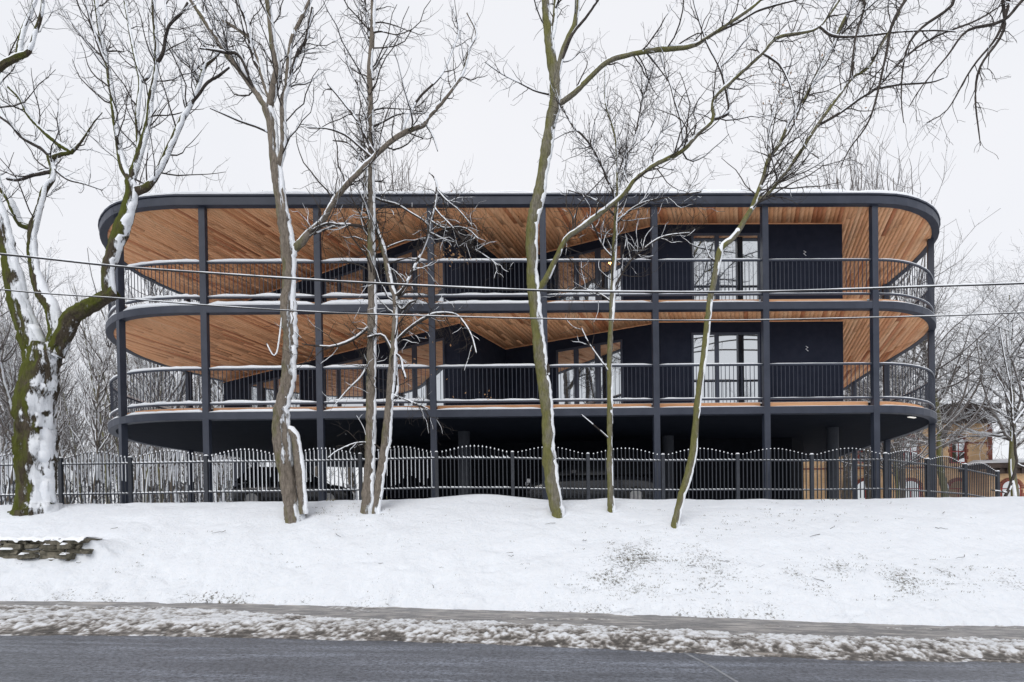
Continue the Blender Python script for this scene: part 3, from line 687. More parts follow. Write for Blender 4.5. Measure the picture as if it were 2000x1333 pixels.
# ------------------------------------------------------------------ fence
FZ = lambda X, Y: float(G(X, Y))
posts = [(-9.4,-0.9),(-7.4,-0.9),(-5.35,-0.9),(-3.34,-0.9),(-1.54,-0.9)]+[(0.43+2.015*k,-0.9) for k in range(10)]
for x, y, Y in ((1812,980,0.6),(1885,980,2.0),(1949,985,2.9)): posts.append((float(atY(x, y, Y)[0]), Y))
fence = empty('fence', (posts[0][0], posts[0][1], 0.9), 'dark metal bar fence with arched panel tops and snow along its rails', 'fence')
FO = (posts[0][0], posts[0][1], 0.9)
barm = None
def fb(mb, name, mat, parent, **k): return mb.build(name, mat, parent, off=FO, **k)
for i, (x, y) in enumerate(posts):
    g = FZ(x, y); mb = MB(); mb.box(x-0.045, x+0.045, y-0.045, y+0.045, g-0.3, g+1.24); po = fb(mb, 'post', M['fence'], fence, bevel=0.006)
    mb = MB(); mb.add([(x-.045,y-.045,g+1.242),(x+.045,y-.045,g+1.242),(x+.045,y+.045,g+1.242),(x-.045,y+.045,g+1.242),(x-.025,y-.025,g+1.275),(x+.025,y-.025,g+1.275),(x+.025,y+.025,g+1.275),(x-.025,y+.025,g+1.275)], [(4,5,6,7),(0,1,5,4),(1,2,6,5),(2,3,7,6),(3,0,4,7)]); fb(mb, 'post_snow', M['snow'], po, smooth=True)
meshes = {}
tip_me = None
for i in range(len(posts)-1):
    A = np.array(posts[i]); B = np.array(posts[i+1]); d = nrm(B-A); n_ = np.array([d[1], -d[0]]); L = np.linalg.norm(B-A); m = (A+B)/2
    gA, gB = FZ(*A), FZ(*B)
    mb = MB(); sn = MB()
    for hz in (0.27, 1.06):
        a = A+d*0.045; b = B-d*0.045
        P = []
        for (p, g) in ((a, gA), (b, gB)):
            for (o, z) in ((-0.02,hz),(0.02,hz),(0.02,hz+0.03),(-0.02,hz+0.03)): P.append((p[0]+n_[0]*o, p[1]+n_[1]*o, g+z))
        mb.add(P, [(3,2,1,0),(4,5,6,7),(0,1,5,4),(1,2,6,5),(2,3,7,6),(3,0,4,7)])
        deepf = 1.0 if A[0] < 8 else (0.6 if A[0] < 13 else 0.3)
        nb = 17
        for k in range(nb+1):
            # snow heaps between the bars, leaning against the bar on its right
            u0 = 0.045+(L-0.09)*k/(nb+1)+0.012; u1 = 0.045+(L-0.09)*(k+1)/(nb+1)-0.012
            g0 = gA+(gB-gA)*u0/L; p0 = A+d*u0; p1 = A+d*u1; h0 = 0.016*deepf*rng.uniform(0.5,1.4); h1 = (0.035+0.05*rng.random()*(hz > 1))*deepf
            V = []
            for (p, h) in ((p0, h1), ((p0*0.6+p1*0.4), h0+0.008), (p1, h0)):
                for (o, z) in ((-0.022,0.032),(0.022,0.032),(0.0,0.032+h)): V.append((p[0]+n_[0]*o, p[1]+n_[1]*o, g0+hz+z))
            sn.add(V, [(0,1,4,3),(1,2,5,4),(2,0,3,5),(3,4,7,6),(4,5,8,7),(5,3,6,8),(2,1,0),(6,7,8)])
    pn = fb(mb, 'fence_panel', M['fence'], fence)
    for k in range(nb):
        u = 0.045+(L-0.09)*(k+1)/(nb+1); p = A+d*u; g = gA+(gB-gA)*u/L; t = (k+1)/(nb+1)
        top = 1.22+0.17*math.sin(math.pi*t)**1.3
        key = round(top, 2)
        if key not in meshes:
            q = MB(); q.box(-0.0115,0.0115,-0.0115,0.0115,0.0,top-0.05); ob = q.build('bar', M['fence'], pn); meshes[key] = ob.data
        else: ob = link('bar', meshes[key], None, pn)
        ob.location = (p[0]-FO[0], p[1]-FO[1], g+0.05-FO[2]); ob.rotation_euler.z = math.atan2(d[1], d[0])+rng.uniform(-.05,.05)
        # snow knob on the tip and a rime strip down the windward side
        s = 0.016; z = g+top; h = 0.03*deepf+0.012
        sn.add([(p[0]-s,p[1]-s,z+.001),(p[0]+s,p[1]-s,z+.001),(p[0]+s,p[1]+s,z+.001),(p[0]-s,p[1]+s,z+.001),(p[0]-s*.5,p[1]-s*.5,z+h),(p[0]+s*.5,p[1]-s*.5,z+h),(p[0]+s*.5,p[1]+s*.5,z+h),(p[0]-s*.5,p[1]+s*.5,z+h)], [(4,5,6,7),(0,1,5,4),(1,2,6,5),(2,3,7,6),(3,0,4,7)])
        if A[0] < 5.5:
            z0 = g+0.25+0.5*rng.random(); sn.box(p[0]+0.012, p[0]+0.024, p[1]-0.013, p[1]+0.008, z0, z-0.02)
    fb(sn, 'panel_snow', M['snow'], pn, smooth=False)['kind'] = 'stuff'
# ------------------------------------------------------------------ trees
SDIR = nrm(np.array([0.50, -0.10, 0.86]))
def snow_tube(tb, P, Rd, r, S=6, cover=0.75, thick=1.0, minr=0.0):
    K, N, _ = P.shape; T = nrm(np.gradient(P, axis=1)); dt = (T@SDIR)[..., None]
    n_ = SDIR-dt*T; amt = np.linalg.norm(n_, axis=-1); n_ = nrm(n_)
    w = 13 if N > 14 else 3
    f = r.normal(0, 1, (K, N+w-1)); ker = np.hanning(w+2)[1:-1]; ker = ker/np.sqrt((ker**2).sum())
    f = np.stack([np.convolve(x, ker, 'valid') for x in f]) if K < 60 else sum(f[:, k:k+N]*ker[k] for k in range(w))
    f = np.clip(cover+0.42*f, -0.25, 1.25)
    fine = 1+np.where(Rd > 0.1, 0.02, 0.06)*r.normal(0, 1, (K, N))
    big = sstep(0.045, 0.1, Rd)*(1-sstep(0.6, 0.85, amt))
    rs = (Rd*(0.8-0.3*big)+minr*0.7)*fine*thick
    f = f-0.75*sstep(0.13, 0.2, Rd)*(1-sstep(0.8, 0.95, amt))
    e = f*np.minimum(Rd*(0.12+0.36*amt)*(1-0.5*big), 0.055)*thick+minr*0.6*np.sign(f)
    off = Rd-rs+e
    rs = np.where(f < 0.02, rs*0.6, rs); off = np.where(f < 0.02, 0, off)
    rs[:, 0] *= 0.6; rs[:, -1] *= 0.5
    V, Q = tube_arrays(P+n_*off[..., None], np.maximum(rs, 0.0004), S)
    if S >= 8: V = V+r.normal(0, 1, V.shape)*np.repeat(np.minimum(rs.ravel()*0.05, 0.006), S)[:, None]
    tb.V.append(V); tb.Q.append(Q+tb.n); tb.n += len(V)
def grow(r, P, D, L, n, up, wig, sag=0.0):
    K = len(P); out = np.zeros((K, n+1, 3)); out[:, 0] = P; D = nrm(D)
    for i in range(n):
        D = nrm(D+r.normal(0, wig, (K, 3))+np.array([0, 0, up - sag*(i/n)])); P = P+D*(L/n)[:, None]; out[:, i+1] = P
    return out
def spawn(r, P, Rd, per_m, lo, hi, spread=0.9):
    """pick points on (K,N,3) tubes; returns start, direction, radius"""
    a, b = P[:, :-1].reshape(-1, 3), P[:, 1:].reshape(-1, 3); rad = Rd[:, 1:].ravel(); L = np.linalg.norm(b-a, axis=1)
    ok = (rad < hi) & (rad > lo); w = L*ok*per_m; n = r.poisson(w); idx = np.repeat(np.arange(len(a)), n)
    if len(idx) == 0: return None
    t = r.random(len(idx))[:, None]; p = a[idx]*(1-t)+b[idx]*t; tan = nrm(b[idx]-a[idx]); q = r.normal(0, 1, (len(idx), 3)); q = nrm(q-(q*tan).sum(-1, keepdims=True)*tan)
    return p, nrm(tan*0.65+q*spread), rad[idx]
def twigs(tbw, tbs, r, P, Rd, dens=(3.5, 4.0, 3.0), L0=1.3, lo=0.0, hi=0.1, up=0.12, wig=0.2, sag=0.0, snow=0.5, r0=0.011, minr=0.0042):
    sp = spawn(r, P, Rd, dens[0], lo, hi)
    if sp is None: return
    p, d, rad = sp; k = len(p)
    L = L0*r.uniform(0.35, 1.25, k)*np.clip(rad/0.05, 0.55, 1.2); rr = np.minimum(np.minimum(r0*L/1.0+0.004, rad*0.6), 0.02)
    A = grow(r, p, d, L, 7, up, wig, sag); RA = np.maximum(rr[:, None]*np.linspace(1, 0.35, 8), minr); tbw.add(A, RA, 4)
    if snow > 0:
        m = r.random(k) < snow
        if m.any(): snow_tube(tbs, A[m], RA[m], r, 4, 0.5, 1.0, 0.0042)
    sp = spawn(r, A, RA, dens[1], 0, 1, 1.0)
    if sp is None: return
    p, d, rad = sp; k = len(p); L2 = L0*0.42*r.uniform(0.3, 1.2, k)
    B = grow(r, p, d, L2, 4, up*0.9, wig*1.1, sag); RB = np.maximum(np.minimum(rad*0.62, 0.0075)[:, None]*np.linspace(1, 0.5, 5), minr*0.8); tbw.add(B, RB, 3)
    if snow > 0:
        m = r.random(k) < snow*0.45
        if m.any(): snow_tube(tbs, B[m], RB[m], r, 3, 0.4, 1.0, 0.0036)
    if dens[2] <= 0: return
    sp = spawn(r, B, RB, dens[2], 0, 1, 1.0)
    if sp is None: return
    p, d, rad = sp; k = len(p); C = grow(r, p, d, L0*0.2*r.uniform(0.4, 1.2, k), 3, up, wig*1.2, sag); tbw.add(C, np.full((k, 4), minr*0.75)*np.linspace(1, 0.6, 4), 3)
def tree(name, label, base, limbs, mat, seed, tw=None, yb=None, rootflare=1.25, snowc=0.78, leaves=None, xtra=None):
    """limbs: [(points[(px,py,width)], parent index or None, depth drift)] traced outlines set at the trunk's own distance"""
    r = np.random.default_rng(seed); g = ground_hit(*base) if yb is None else atY(base[0], base[1], yb); Yb = g[1]
    root = empty(name, tuple(map(float, g)), label, 'tree'); off = tuple(map(float, g))
    tw_ = Tubes(); tl = Tubes(); ts = Tubes(); done = []
    for li, (pts, par, drift) in enumerate(limbs):
        pts = [p if len(p) == 3 else (*p, None) for p in pts]
        if par is None: Y0 = Yb
        else:
            pp, py_ = done[par]; k = np.argmin(np.hypot(pp[:, 0]-pts[0][0], pp[:, 1]-pts[0][1])); Y0 = py_[k]
        px = np.array([[p[0], p[1], p[2]] for p in pts], float)
        s = np.concatenate([[0], np.cumsum(np.hypot(*np.diff(px[:, :2], axis=0).T))]); Yl = Y0+drift*s/max(s[-1], 1)
        W = np.array([atY(x, y, Y) for (x, y, w), Y in zip(px, Yl)]); Rw = np.array([w/2*depth(P_)/F for (x, y, w), P_ in zip(px, W)])
        Q = catmull(np.concatenate([W, Rw[:, None], px[:, :2]], 1), (0.08 if px[0, 2] > 30 else 0.08) if px[0, 2] > 9 else 0.06)
        P, R_ = Q[:, :3].copy(), np.maximum(Q[:, 3], 0.004)
        sm = r.normal(0, 1, len(P)); sm = np.convolve(sm, np.hanning(9)/2.2, 'same')[:len(P)]
        R_ = R_*(1+np.where(R_ > 0.2, 0.03, 0.06)*sm); P[1:-1] += r.normal(0, 1, (len(P)-2, 3))*np.minimum(R_[1:-1, None]*0.05, 0.008)
        if par is None and li == 0:
            z = P[:, 2]-P[0, 2]; R_ = R_*(1+(rootflare-1)*np.exp(-z/0.16)); P[0, 2] -= 0.25
        done.append((Q[:, 4:6], P[:, 1]))
        main = px[0, 2] >= 9
        (tw_ if main else tl).add(P[None], R_[None], 34 if px[0, 2] > 30 else (20 if px[0, 2] > 16 else (12 if main else 6)), (0.3 if px[0, 2] > 30 else 0.2) if px[0, 2] > 12 else 0, li)
        # a winding cover of snow on the weather side, in patches
        snow_tube(ts, P[None], R_[None], r, 12 if main else 6, snowc, 1.0, 0.006)
        if tw:
            k = dict(tw); zlim = k.pop('above', None); Pt, Rt = P, R_
            if zlim is not None:
                m = P[:, 2] > zlim
                if m.sum() < 3: continue
                Pt, Rt = P[m], R_[m]
            twigs(tl, ts, r, Pt[None], Rt[None], **k)
    tw_.build('trunk', mat, root, off); tl.build('crown', M['twig'], root, off); ts.build('snow_cover', M['snow'], root, off)
    if leaves:
        V = []; Q = []
        for (x, y, sx, sy, n) in leaves:
            for _ in range(n):
                p = atY(x+r.normal(0, sx), y+r.normal(0, sy), Yb+r.normal(0, 0.25)); a = nrm(r.normal(0, 1, 3)+np.array([0,0,-1.2])); b = nrm(np.cross(a, r.normal(0, 1, 3))); l = r.uniform(0.04, 0.075); w = l*0.28; c = np.cross(a, b)*l*0.12
                k = len(V); V += [p, p+a*l*0.5+b*w+c, p+a*l, p+a*l*0.5-b*w+c]; Q.append((k, k+1, k+2, k+3))
        o = link('dry_leaves', mesh_np('dry_leaves', np.array(V)-np.array(off), np.array(Q)), M['leaf'], root); o['kind'] = 'stuff'
    return root
# great mossy tree
L = [
 ([(74,1004,66),(70,930,66),(68,860,70),(68,800,70),(76,745,64),(84,705,60),(86,672,50)], None, 0),
 ([(72,712,46),(60,660,44),(40,600,36),(27,540,33),(14,480,25),(4,430,21),(-14,370,18),(-28,250,15),(-14,160,13),(0,132,12),(35,112,11),(56,101,9),(70,60,7),(82,22,6),(84,-20,5)], 0, -0.5),
 ([(35,112,10),(45,63,9),(60,25,8),(75,-15,7)], 1, 0.3),
 ([(100,700,36),(112,652,31),(100,605,26),(80,570,22),(67,530,19),(62,480,18),(64,445,17),(73,420,14),(80,395,12),(87,371,11),(102,350,11),(103,329,10),(96,306,10)], 0, 0.3),
 ([(64,445,14),(44,440,13),(35,430,13),(14,385,12),(-12,350,11)], 3, 0.4),
 ([(98,310,9),(122,301,8),(140,297,7),(160,275,4),(182,241,3),(200,220,2)], 3, -0.3),
 ([(140,298,9),(112,280,9),(87,259,8),(66,238,7),(52,220,7),(40,195,6),(17,171,5)], 5, 0.2),
 ([(96,304,8),(80,290,8),(45,270,7),(20,243,6),(-5,225,6)], 3, 0.4),
 ([(100,335,8),(63,343,7),(35,352,6),(14,350,5)], 3, 0.3),
 ([(103,328,6),(130,350,4),(165,360,3),(200,372,2)], 3, -0.3),
 ([(108,690,34),(124,655,32),(136,626,30),(150,612,27),(178,596,26),(208,580,25),(226,570,24)], 0, -0.25),
 ([(214,580,22),(211,549,23),(211,525,24),(223,490,27),(238,450,27),(250,410,25),(257,380,23),(256,352,20)], 10, 0.0),
 ([(255,352,15),(241,329,14),(231,280,12),(224,224,11),(217,175,10),(210,130,9),(196,70,8),(189,17,7),(186,-15,6)], 11, 0.5),
 ([(210,130,6),(198,105,6),(189,80,5),(176,40,4),(164,-5,4)], 12, -0.2),
 ([(256,352,16),(270,308,14),(290,238,12),(294,192,11),(303,150,10),(306,105,9),(301,35,8),(300,-15,7)], 11, -0.2),
 ([(305,125,7),(318,105,7),(324,70,6),(332,48,6),(353,28,5),(367,5,4)], 14, -0.4),
 ([(325,60,5),(325,30,4),(322,-10,4)], 15, 0.2),
 ([(269,300,9),(270,273,8),(268,235,8),(270,200,7),(274,165,7),(266,122,6),(255,70,5),(245,10,4),(243,-10,4)], 14, 0.6),
 ([(274,162,6),(290,150,6),(297,130,5)], 17, 0.1),
 ([(258,375,17),(276,372,15),(294,360,14),(315,325,13),(336,280,12),(353,241,11),(371,206,10),(388,168,8),(399,133,7),(420,113,5),(440,90,3)], 11, 0.1),
 ([(371,206,6),(388,185,6),(406,161,6),(428,148,5),(448,132,4)], 19, -0.4),
 ([(388,168,5),(378,140,4),(376,110,3),(370,70,2)], 19, 0.4),
]
TW = dict(dens=(4.4,4.4,2.6), L0=1.35, minr=0.0037, lo=0.0, hi=0.12, up=0.16, wig=0.2, snow=0.5, above=3.2)
tree('old_tree', 'massive leaning tree with mossy green bark and a snowy limb against the villa', (74,1000), L, M['bark_moss'], 11, TW, rootflare=1.5, snowc=0.8)
# tree left of centre with a long bare limb
L = [
 ([(578,1018,33),(567,960,34),(555,890,36),(549,832,34),(553,790,29),(562,745,27),(567,675,27),(563,605,27),(564,535,27),(563,482,28),(556,437,23),(542,350,21),(535,297,19),(532,245,18),(521,210,17)], None, 0),
 ([(522,212,16),(507,189,15),(479,150,14),(444,105,13),(413,60,12),(385,17,11),(365,-15,10)], 0, 0.5),
 ([(526,210,14),(535,168,14),(541,133,13),(533,88,12),(527,35,11),(521,-15,10)], 0, -0.3),
 ([(530,200,11),(518,168,10),(504,115,9),(490,80,8),(468,60,7),(451,49,7),(432,42,5)], 0, 0.7),
 ([(510,140,8),(497,120,7),(489,90,7),(483,52,7),(472,20,6),(465,-10,5)], 3, 0.2),
 ([(541,335,13),(552,290,12),(553,240,12),(552,196,11),(560,168,10),(567,88,9),(581,52,8),(597,20,7),(611,-12,6)], 0, -0.5),
 ([(558,172,8),(572,130,7),(583,100,7),(597,80,6),(603,50,5),(610,15,5)], 5, -0.3),
 ([(446,105,6),(425,100,5),(400,92,4),(378,60,3)], 1, 0.3),
 ([(500,185,7),(470,112,6),(440,103,5),(415,98,4),(390,95,3)], 1, -0.5),
 ([(566,492,18),(585,478,14),(605,455,13),(630,432,12),(658,385,11),(685,353,11),(730,308,10),(765,276,10),(800,255,9),(828,245,9),(836,231,8),(867,196,7),(902,147,6),(916,98,5),(930,66,4),(912,26,3)], 0, -0.6),
 ([(783,265,6),(790,245,5),(800,224,5),(821,189,5),(860,150,4),(881,105,4),(895,60,3),(883,14,2)], 9, 0.4),
 ([(832,245,4),(845,265,4),(855,296,2)], 9, 0),
 ([(735,305,6),(722,285,6),(705,250,5),(690,225,5),(662,190,4),(640,165,3)], 9, 0.3),
 ([(728,310,5),(700,285,4),(675,265,4),(640,252,3),(600,250,2)], 9, -0.2),
 ([(556,840,16),(574,850,18),(583,900,18),(589,960,18),(594,1005,18)], 0, -0.1),
 ([(531,262,5),(500,248,4),(470,238,4),(440,225,3),(410,212,2)], 0, -0.5),
 ([(556,1000-445,4),(540,690,3),(520,700-30,2)], 0, -0.2),
 ([(600,460,6),(620,445,5),(645,437,5),(668,441,4)], 9, -0.3),
]
TW2 = dict(dens=(4.4,4.2,2.4), L0=1.3, minr=0.0037, lo=0.0, hi=0.1, up=0.14, wig=0.2, snow=0.5, above=6.0)
tree('maple_tree', 'brown barked tree with a snow strip and one long limb arching over the roof', (578,1014), L, M['bark_grey'], 12, TW2, snowc=0.62)
# slender straight trunk
L = [
 ([(716,1004,20),(720,940,20),(724,860,20),(724,800,19),(725,745,18),(726,670,17),(727,605,17),(726,530,16),(725,465,15),(726,400,13),(725,350,12),(725,245,11),(722,140,10),(727,70,9),(729,-15,8)], None, 0),
 ([(722,452,7),(705,443,6),(690,440,5),(665,440,5),(640,447,4),(612,458,4)], 0, -0.4),
 ([(720,640,7),(700,656,6),(680,668,6),(650,677,5),(620,676,4),(590,672,2)], 0, -0.4),
 ([(721,75,5),(716,40,4),(712,-10,4)], 0, 0.3),
 ([(722,215,5),(712,190,4),(695,160,4),(680,130,3),(672,95,2)], 0, 0.4),
 ([(724,250,5),(745,240,4),(775,225,3),(800,222,2),(830,222,2)], 0, -0.5),
 ([(724,330,4),(700,300,4),(680,280,3),(650,275,2)], 0, 0.4),
 ([(727,65,4),(745,62,3),(775,68,2),(805,58,2)], 0, -0.3),
 ([(725,700,4),(705,735,3),(680,760,2),(655,790,2)], 0, -0.3),
]
tree('slim_tree', 'slim straight grey trunk rising past the roof, beside a forked sapling', (716,1002), L, M['bark_grey'], 13, dict(dens=(5.6,4.4,2.6), L0=1.35, minr=0.0036, lo=0.0, hi=0.1, up=0.04, wig=0.24, snow=0.3, above=3.0), snowc=0.45)
L = [
 ([(733,1004,17),(740,950,16),(748,900,17),(754,860,18),(759,800,16),(764,740,14),(769,675,12),(772,605,10),(771,577,10)], None, 0),
 ([(771,580,9),(762,552,9),(750,493,9),(736,451,8),(720,395,6),(713,378,5),(715,315,4),(709,280,4),(700,250,3),(690,215,2)], 0, 0.3),
 ([(772,580,8),(786,566,6),(804,531,6),(825,489,5),(836,458,5),(840,430,5),(847,410,4),(853,364,4),(846,345,3),(838,338,2)], 0, -0.3),
 ([(774,668,6),(785,655,6),(807,636,6),(846,615,6),(888,614,4),(909,636,4),(922,660,3),(930,690,2)], 0, -0.5),
 ([(841,432,4),(867,446,4),(895,444,3),(915,450,3),(935,468,2)], 2, -0.3),
 ([(838,455,4),(870,470,4),(905,478,3),(940,495,2),(975,520,2)], 2, 0.2),
 ([(848,405,4),(860,420,3),(880,440,3),(905,470,2)], 2, -0.4),
 ([(852,370,3),(870,390,3),(895,410,2),(920,440,2)], 2, -0.2),
 ([(770,585,5),(785,605,5),(800,592,4),(812,588,3)], 0, -0.2),
 ([(768,690,5),(782,700,5),(786,720,5),(792,740,4)], 0, -0.2),
 ([(766,690,5),(750,658,5),(735,655,5),(718,660,5)], 0, -0.2),
 ([(760,785,6),(775,765,6),(773,720,7),(771,690,8)], 0, 0.1),
 ([(750,890,4),(735,870,3),(700,865,3),(660,880,2),(640,895,2)], 0, -0.3),
 ([(762,770,4),(790,780,3),(815,790,3),(838,800,2)], 0, -0.2),
 ([(715,380,4),(745,392,4),(775,400,4),(800,415,3),(825,430,3),(840,445,3)], 1, -0.1),
]
tree('forked_sapling', 'crooked young forked tree with drooping snowy twigs and tan dry leaves', (733,1002), L, M['bark_grey'], 14, dict(dens=(8.5,5.5,3.4), L0=1.15, lo=0.0, hi=0.075, up=-0.03, wig=0.26, sag=0.14, snow=0.34, above=2.2, minr=0.0042), leaves=[(885,500,14,8,60),(880,470,25,20,20),(850,400,12,14,9),(840,700,50,40,14),(960,770,8,5,8)], snowc=0.55)
# olive trunk right of centre
L = [
 ([(1091,1008,24),(1079,960,25),(1071,880,25),(1069,830,24),(1065,780,23),(1056,710,23),(1049,640,22),(1041,570,22),(1038,500,22),(1038,448,23),(1052,385,22),(1063,315,21),(1075,245,21),(1084,192,20),(1082,140,20),(1075,105,18),(1068,35,16),(1064,-15,15)], None, 0),
 ([(1086,150,12),(1093,122,10),(1101,95,10),(1115,65,10),(1124,40,10),(1128,-15,9)], 0, -0.3),
 ([(1090,135,7),(1104,100,6),(1119,66,6),(1147,31,5),(1174,-8,4)], 0, -0.5),
 ([(1076,85,9),(1082,50,9),(1086,-10,8)], 0, 0.3),
 ([(1088,206,12),(1100,198,11),(1122,182,10),(1150,154,10),(1185,122,9),(1227,108,9),(1280,98,9),(1349,91,8),(1394,66,7),(1440,35,6),(1475,10,5),(1500,-15,4)], 0, -0.8),
 ([(1394,66,5),(1440,45,4),(1482,21,4),(1545,3,3),(1590,-8,3)], 4, -0.3),
 ([(1046,570,13),(1062,553,12),(1084,510,11),(1105,468,10),(1135,446,10),(1175,416,10),(1217,381,9),(1241,350,9),(1280,322,9),(1332,295,9),(1363,262,8),(1392,234,8),(1393,196,7),(1419,168,7),(1450,140,7),(1489,105,6),(1517,75,6),(1559,66,6),(1601,52,5),(1643,-5,4)], 0, -1.2),
 ([(1393,234,7),(1422,220,7),(1419,182,6),(1405,133,4),(1380,84,4),(1359,21,3),(1352,-10,3)], 6, 0.2),
 ([(1601,52,5),(1625,70,5),(1667,72,4),(1713,68,4),(1755,63,3),(1825,60,3),(1867,63,2)], 6, -0.5),
 ([(1405,133,4),(1430,110,3),(1450,85,3),(1500,30,2),(1520,-10,2)], 7, 0.3),
 ([(1072,185,4),(1045,178,3),(1017,164,2.5),(980,145,2),(947,122,1.5)], 0, -0.4),
 ([(1335,293,5),(1330,240,4),(1318,200,4),(1310,170,3),(1290,110,2.5),(1285,60,2)], 6, 0.5),
 ([(1265,330,4),(1275,290,3),(1290,260,3),(1320,240,2)], 6, 0.4),
 ([(1490,105,4),(1520,125,4),(1540,160,3),(1552,205,3),(1555,250,2),(1575,290,2),(1600,310,2)], 6, -0.5),
 ([(1055,700,8),(1070,718,9),(1068,735,8)], 0, -0.05),
]
tree('beech_tree', 'smooth olive green trunk with long snow lined limbs sweeping to the right', (1091,1006), L, M['bark_olive'], 15, dict(dens=(4.6,4.4,2.6), L0=1.35, lo=0.0, hi=0.062, up=0.07, wig=0.22, sag=0.05, snow=0.3, above=6.5), leaves=[(1560,180,70,50,40),(1500,120,60,40,20)], snowc=0.72)
L = [
 ([(1194,1000,13),(1191,920,12),(1191,860,11),(1191,815,11),(1191,710,10),(1194,622,10),(1196,580,9),(1198,517,8),(1201,465,8),(1203,420,7),(1206,371,5),(1203,280,4),(1196,245,4),(1182,196,3),(1182,122,2.5)], None, 0),
 ([(1208,372,4),(1224,322,4),(1241,262,3),(1259,175,3),(1277,122,2)], 0, 0.4),
 ([(1203,400,4),(1195,370,4),(1185,346,4),(1157,290,4),(1135,262,4),(1122,252,4),(1106,225,3),(1098,208,3)], 0, -0.4),
 ([(1200,563,4),(1215,535,4),(1238,503,3),(1290,465,3),(1349,455,2)], 0, -0.5),
 ([(1194,590,4),(1172,575,3),(1147,566,3),(1110,560,2)], 0, 0.2),
 ([(1199,505,4),(1180,485,3),(1165,455,3),(1150,420,2)], 0, -0.2),
 ([(1202,440,4),(1225,415,3),(1260,395,3),(1310,385,2),(1370,375,2)], 0, -0.5),
 ([(1203,425,4),(1180,400,3),(1150,385,2),(1110,372,2)], 0, 0.4),
 ([(1205,345,3),(1225,300,3),(1262,265,2),(1280,230,2)], 0, -0.4),
 ([(1192,730,3),(1170,700,3),(1150,670,2),(1135,640,2)], 0, -0.3),
 ([(1192,860,3),(1165,835,2.5),(1135,810,2)], 0, -0.4),
]
tree('slim_sapling', 'slim young tree with a spray of fine upright twigs above the roof edge', (1194,998), L, M['bark_olive'], 16, dict(dens=(8.5,5.2,3.2), L0=1.4, lo=0.0, hi=0.055, up=0.13, wig=0.2, snow=0.55, above=4.4, minr=0.0048), snowc=0.35)
L = [
 ([(1317,1032,15),(1328,980,16),(1344,928,15),(1354,880,14),(1360,812,13),(1363,780,13),(1375,692,12),(1384,605,12),(1394,552,12),(1400,517,12),(1408,486,12),(1433,463,11),(1454,431,10),(1471,402,10),(1480,378,9),(1492,343,8),(1503,308,8),(1524,280,7),(1541,241,6),(1566,206,6),(1587,164,6),(1611,115,6),(1629,84,6),(1646,45,5),(1680,-12,4)], None, 0),
 ([(1478,390,9),(1490,386,8),(1506,371,8),(1527,346,7),(1559,304,7),(1590,255,6),(1622,210,6),(1664,154,5),(1695,133,5),(1720,91,4),(1755,28,4),(1770,-12,3)], 0, -0.6),
 ([(1597,246,5),(1636,224,5),(1681,192,5),(1713,171,5),(1765,115,4),(1825,73,4),(1912,38,3),(1975,-4,3)], 1, -0.5),
 ([(1706,175,4),(1755,166,4),(1818,161,3),(1850,150,2)], 2, -0.3),
 ([(1501,306,5),(1500,275,4),(1503,245,3),(1524,175,3),(1545,125,2)], 0, 0.4),
 ([(1664,154,4),(1668,120,4),(1680,60,3),(1700,0,3)], 1, 0.5),
 ([(1629,84,4),(1655,55,4),(1680,30,3),(1720,-5,3)], 0, -0.3),
 ([(1541,241,4),(1560,205,3),(1590,165,3),(1650,120,2)], 0, 0.3),
 ([(1527,350,4),(1540,348,3),(1555,335,2),(1590,290,2)], 1, -0.2),
 ([(1402,515,4),(1385,500,3),(1375,470,2)], 0, -0.2),
]
tree('leaning_tree', 'thin olive trunk leaning right at the foot of the bank with many raised shoots', (1317,1030), L, M['bark_olive'], 17, dict(dens=(6.5,4.6,2.8), L0=1.5, lo=0.0, hi=0.06, up=0.06, wig=0.2, sag=0.03, snow=0.22, above=7.0), leaves=[(1580,200,80,60,30)], snowc=0.28)
L = [
 ([(1957,1000,6),(1963,972,6),(1970,957,6),(1980,929,6),(1986,904,5),(1983,882,5),(1982,854,4),(1977,816,4),(1974,760,3),(1962,700,2.5),(1952,640,2)], None, 0),
 ([(1985,905,4),(2000,912,4),(2025,905,3)], 0, -0.3),
 ([(1967,963,3),(1950,960,3),(1935,957,2)], 0, -0.3),
 ([(1978,830,3),(2000,800,3),(2030,770,2)], 0, 0.2),
 ([(1977,800,3),(1960,760,2),(1945,735,2)], 0, -0.2),
]
tree('verge_sapling', 'thin crooked sapling at the right end of the metal fence', (1957,996), L, M['bark_grey'], 18, dict(dens=(3.5,4,2), L0=0.8, lo=0.0, hi=0.05, up=0.1, wig=0.2, snow=0.5, above=2.0), yb=-0.6, snowc=0.4)
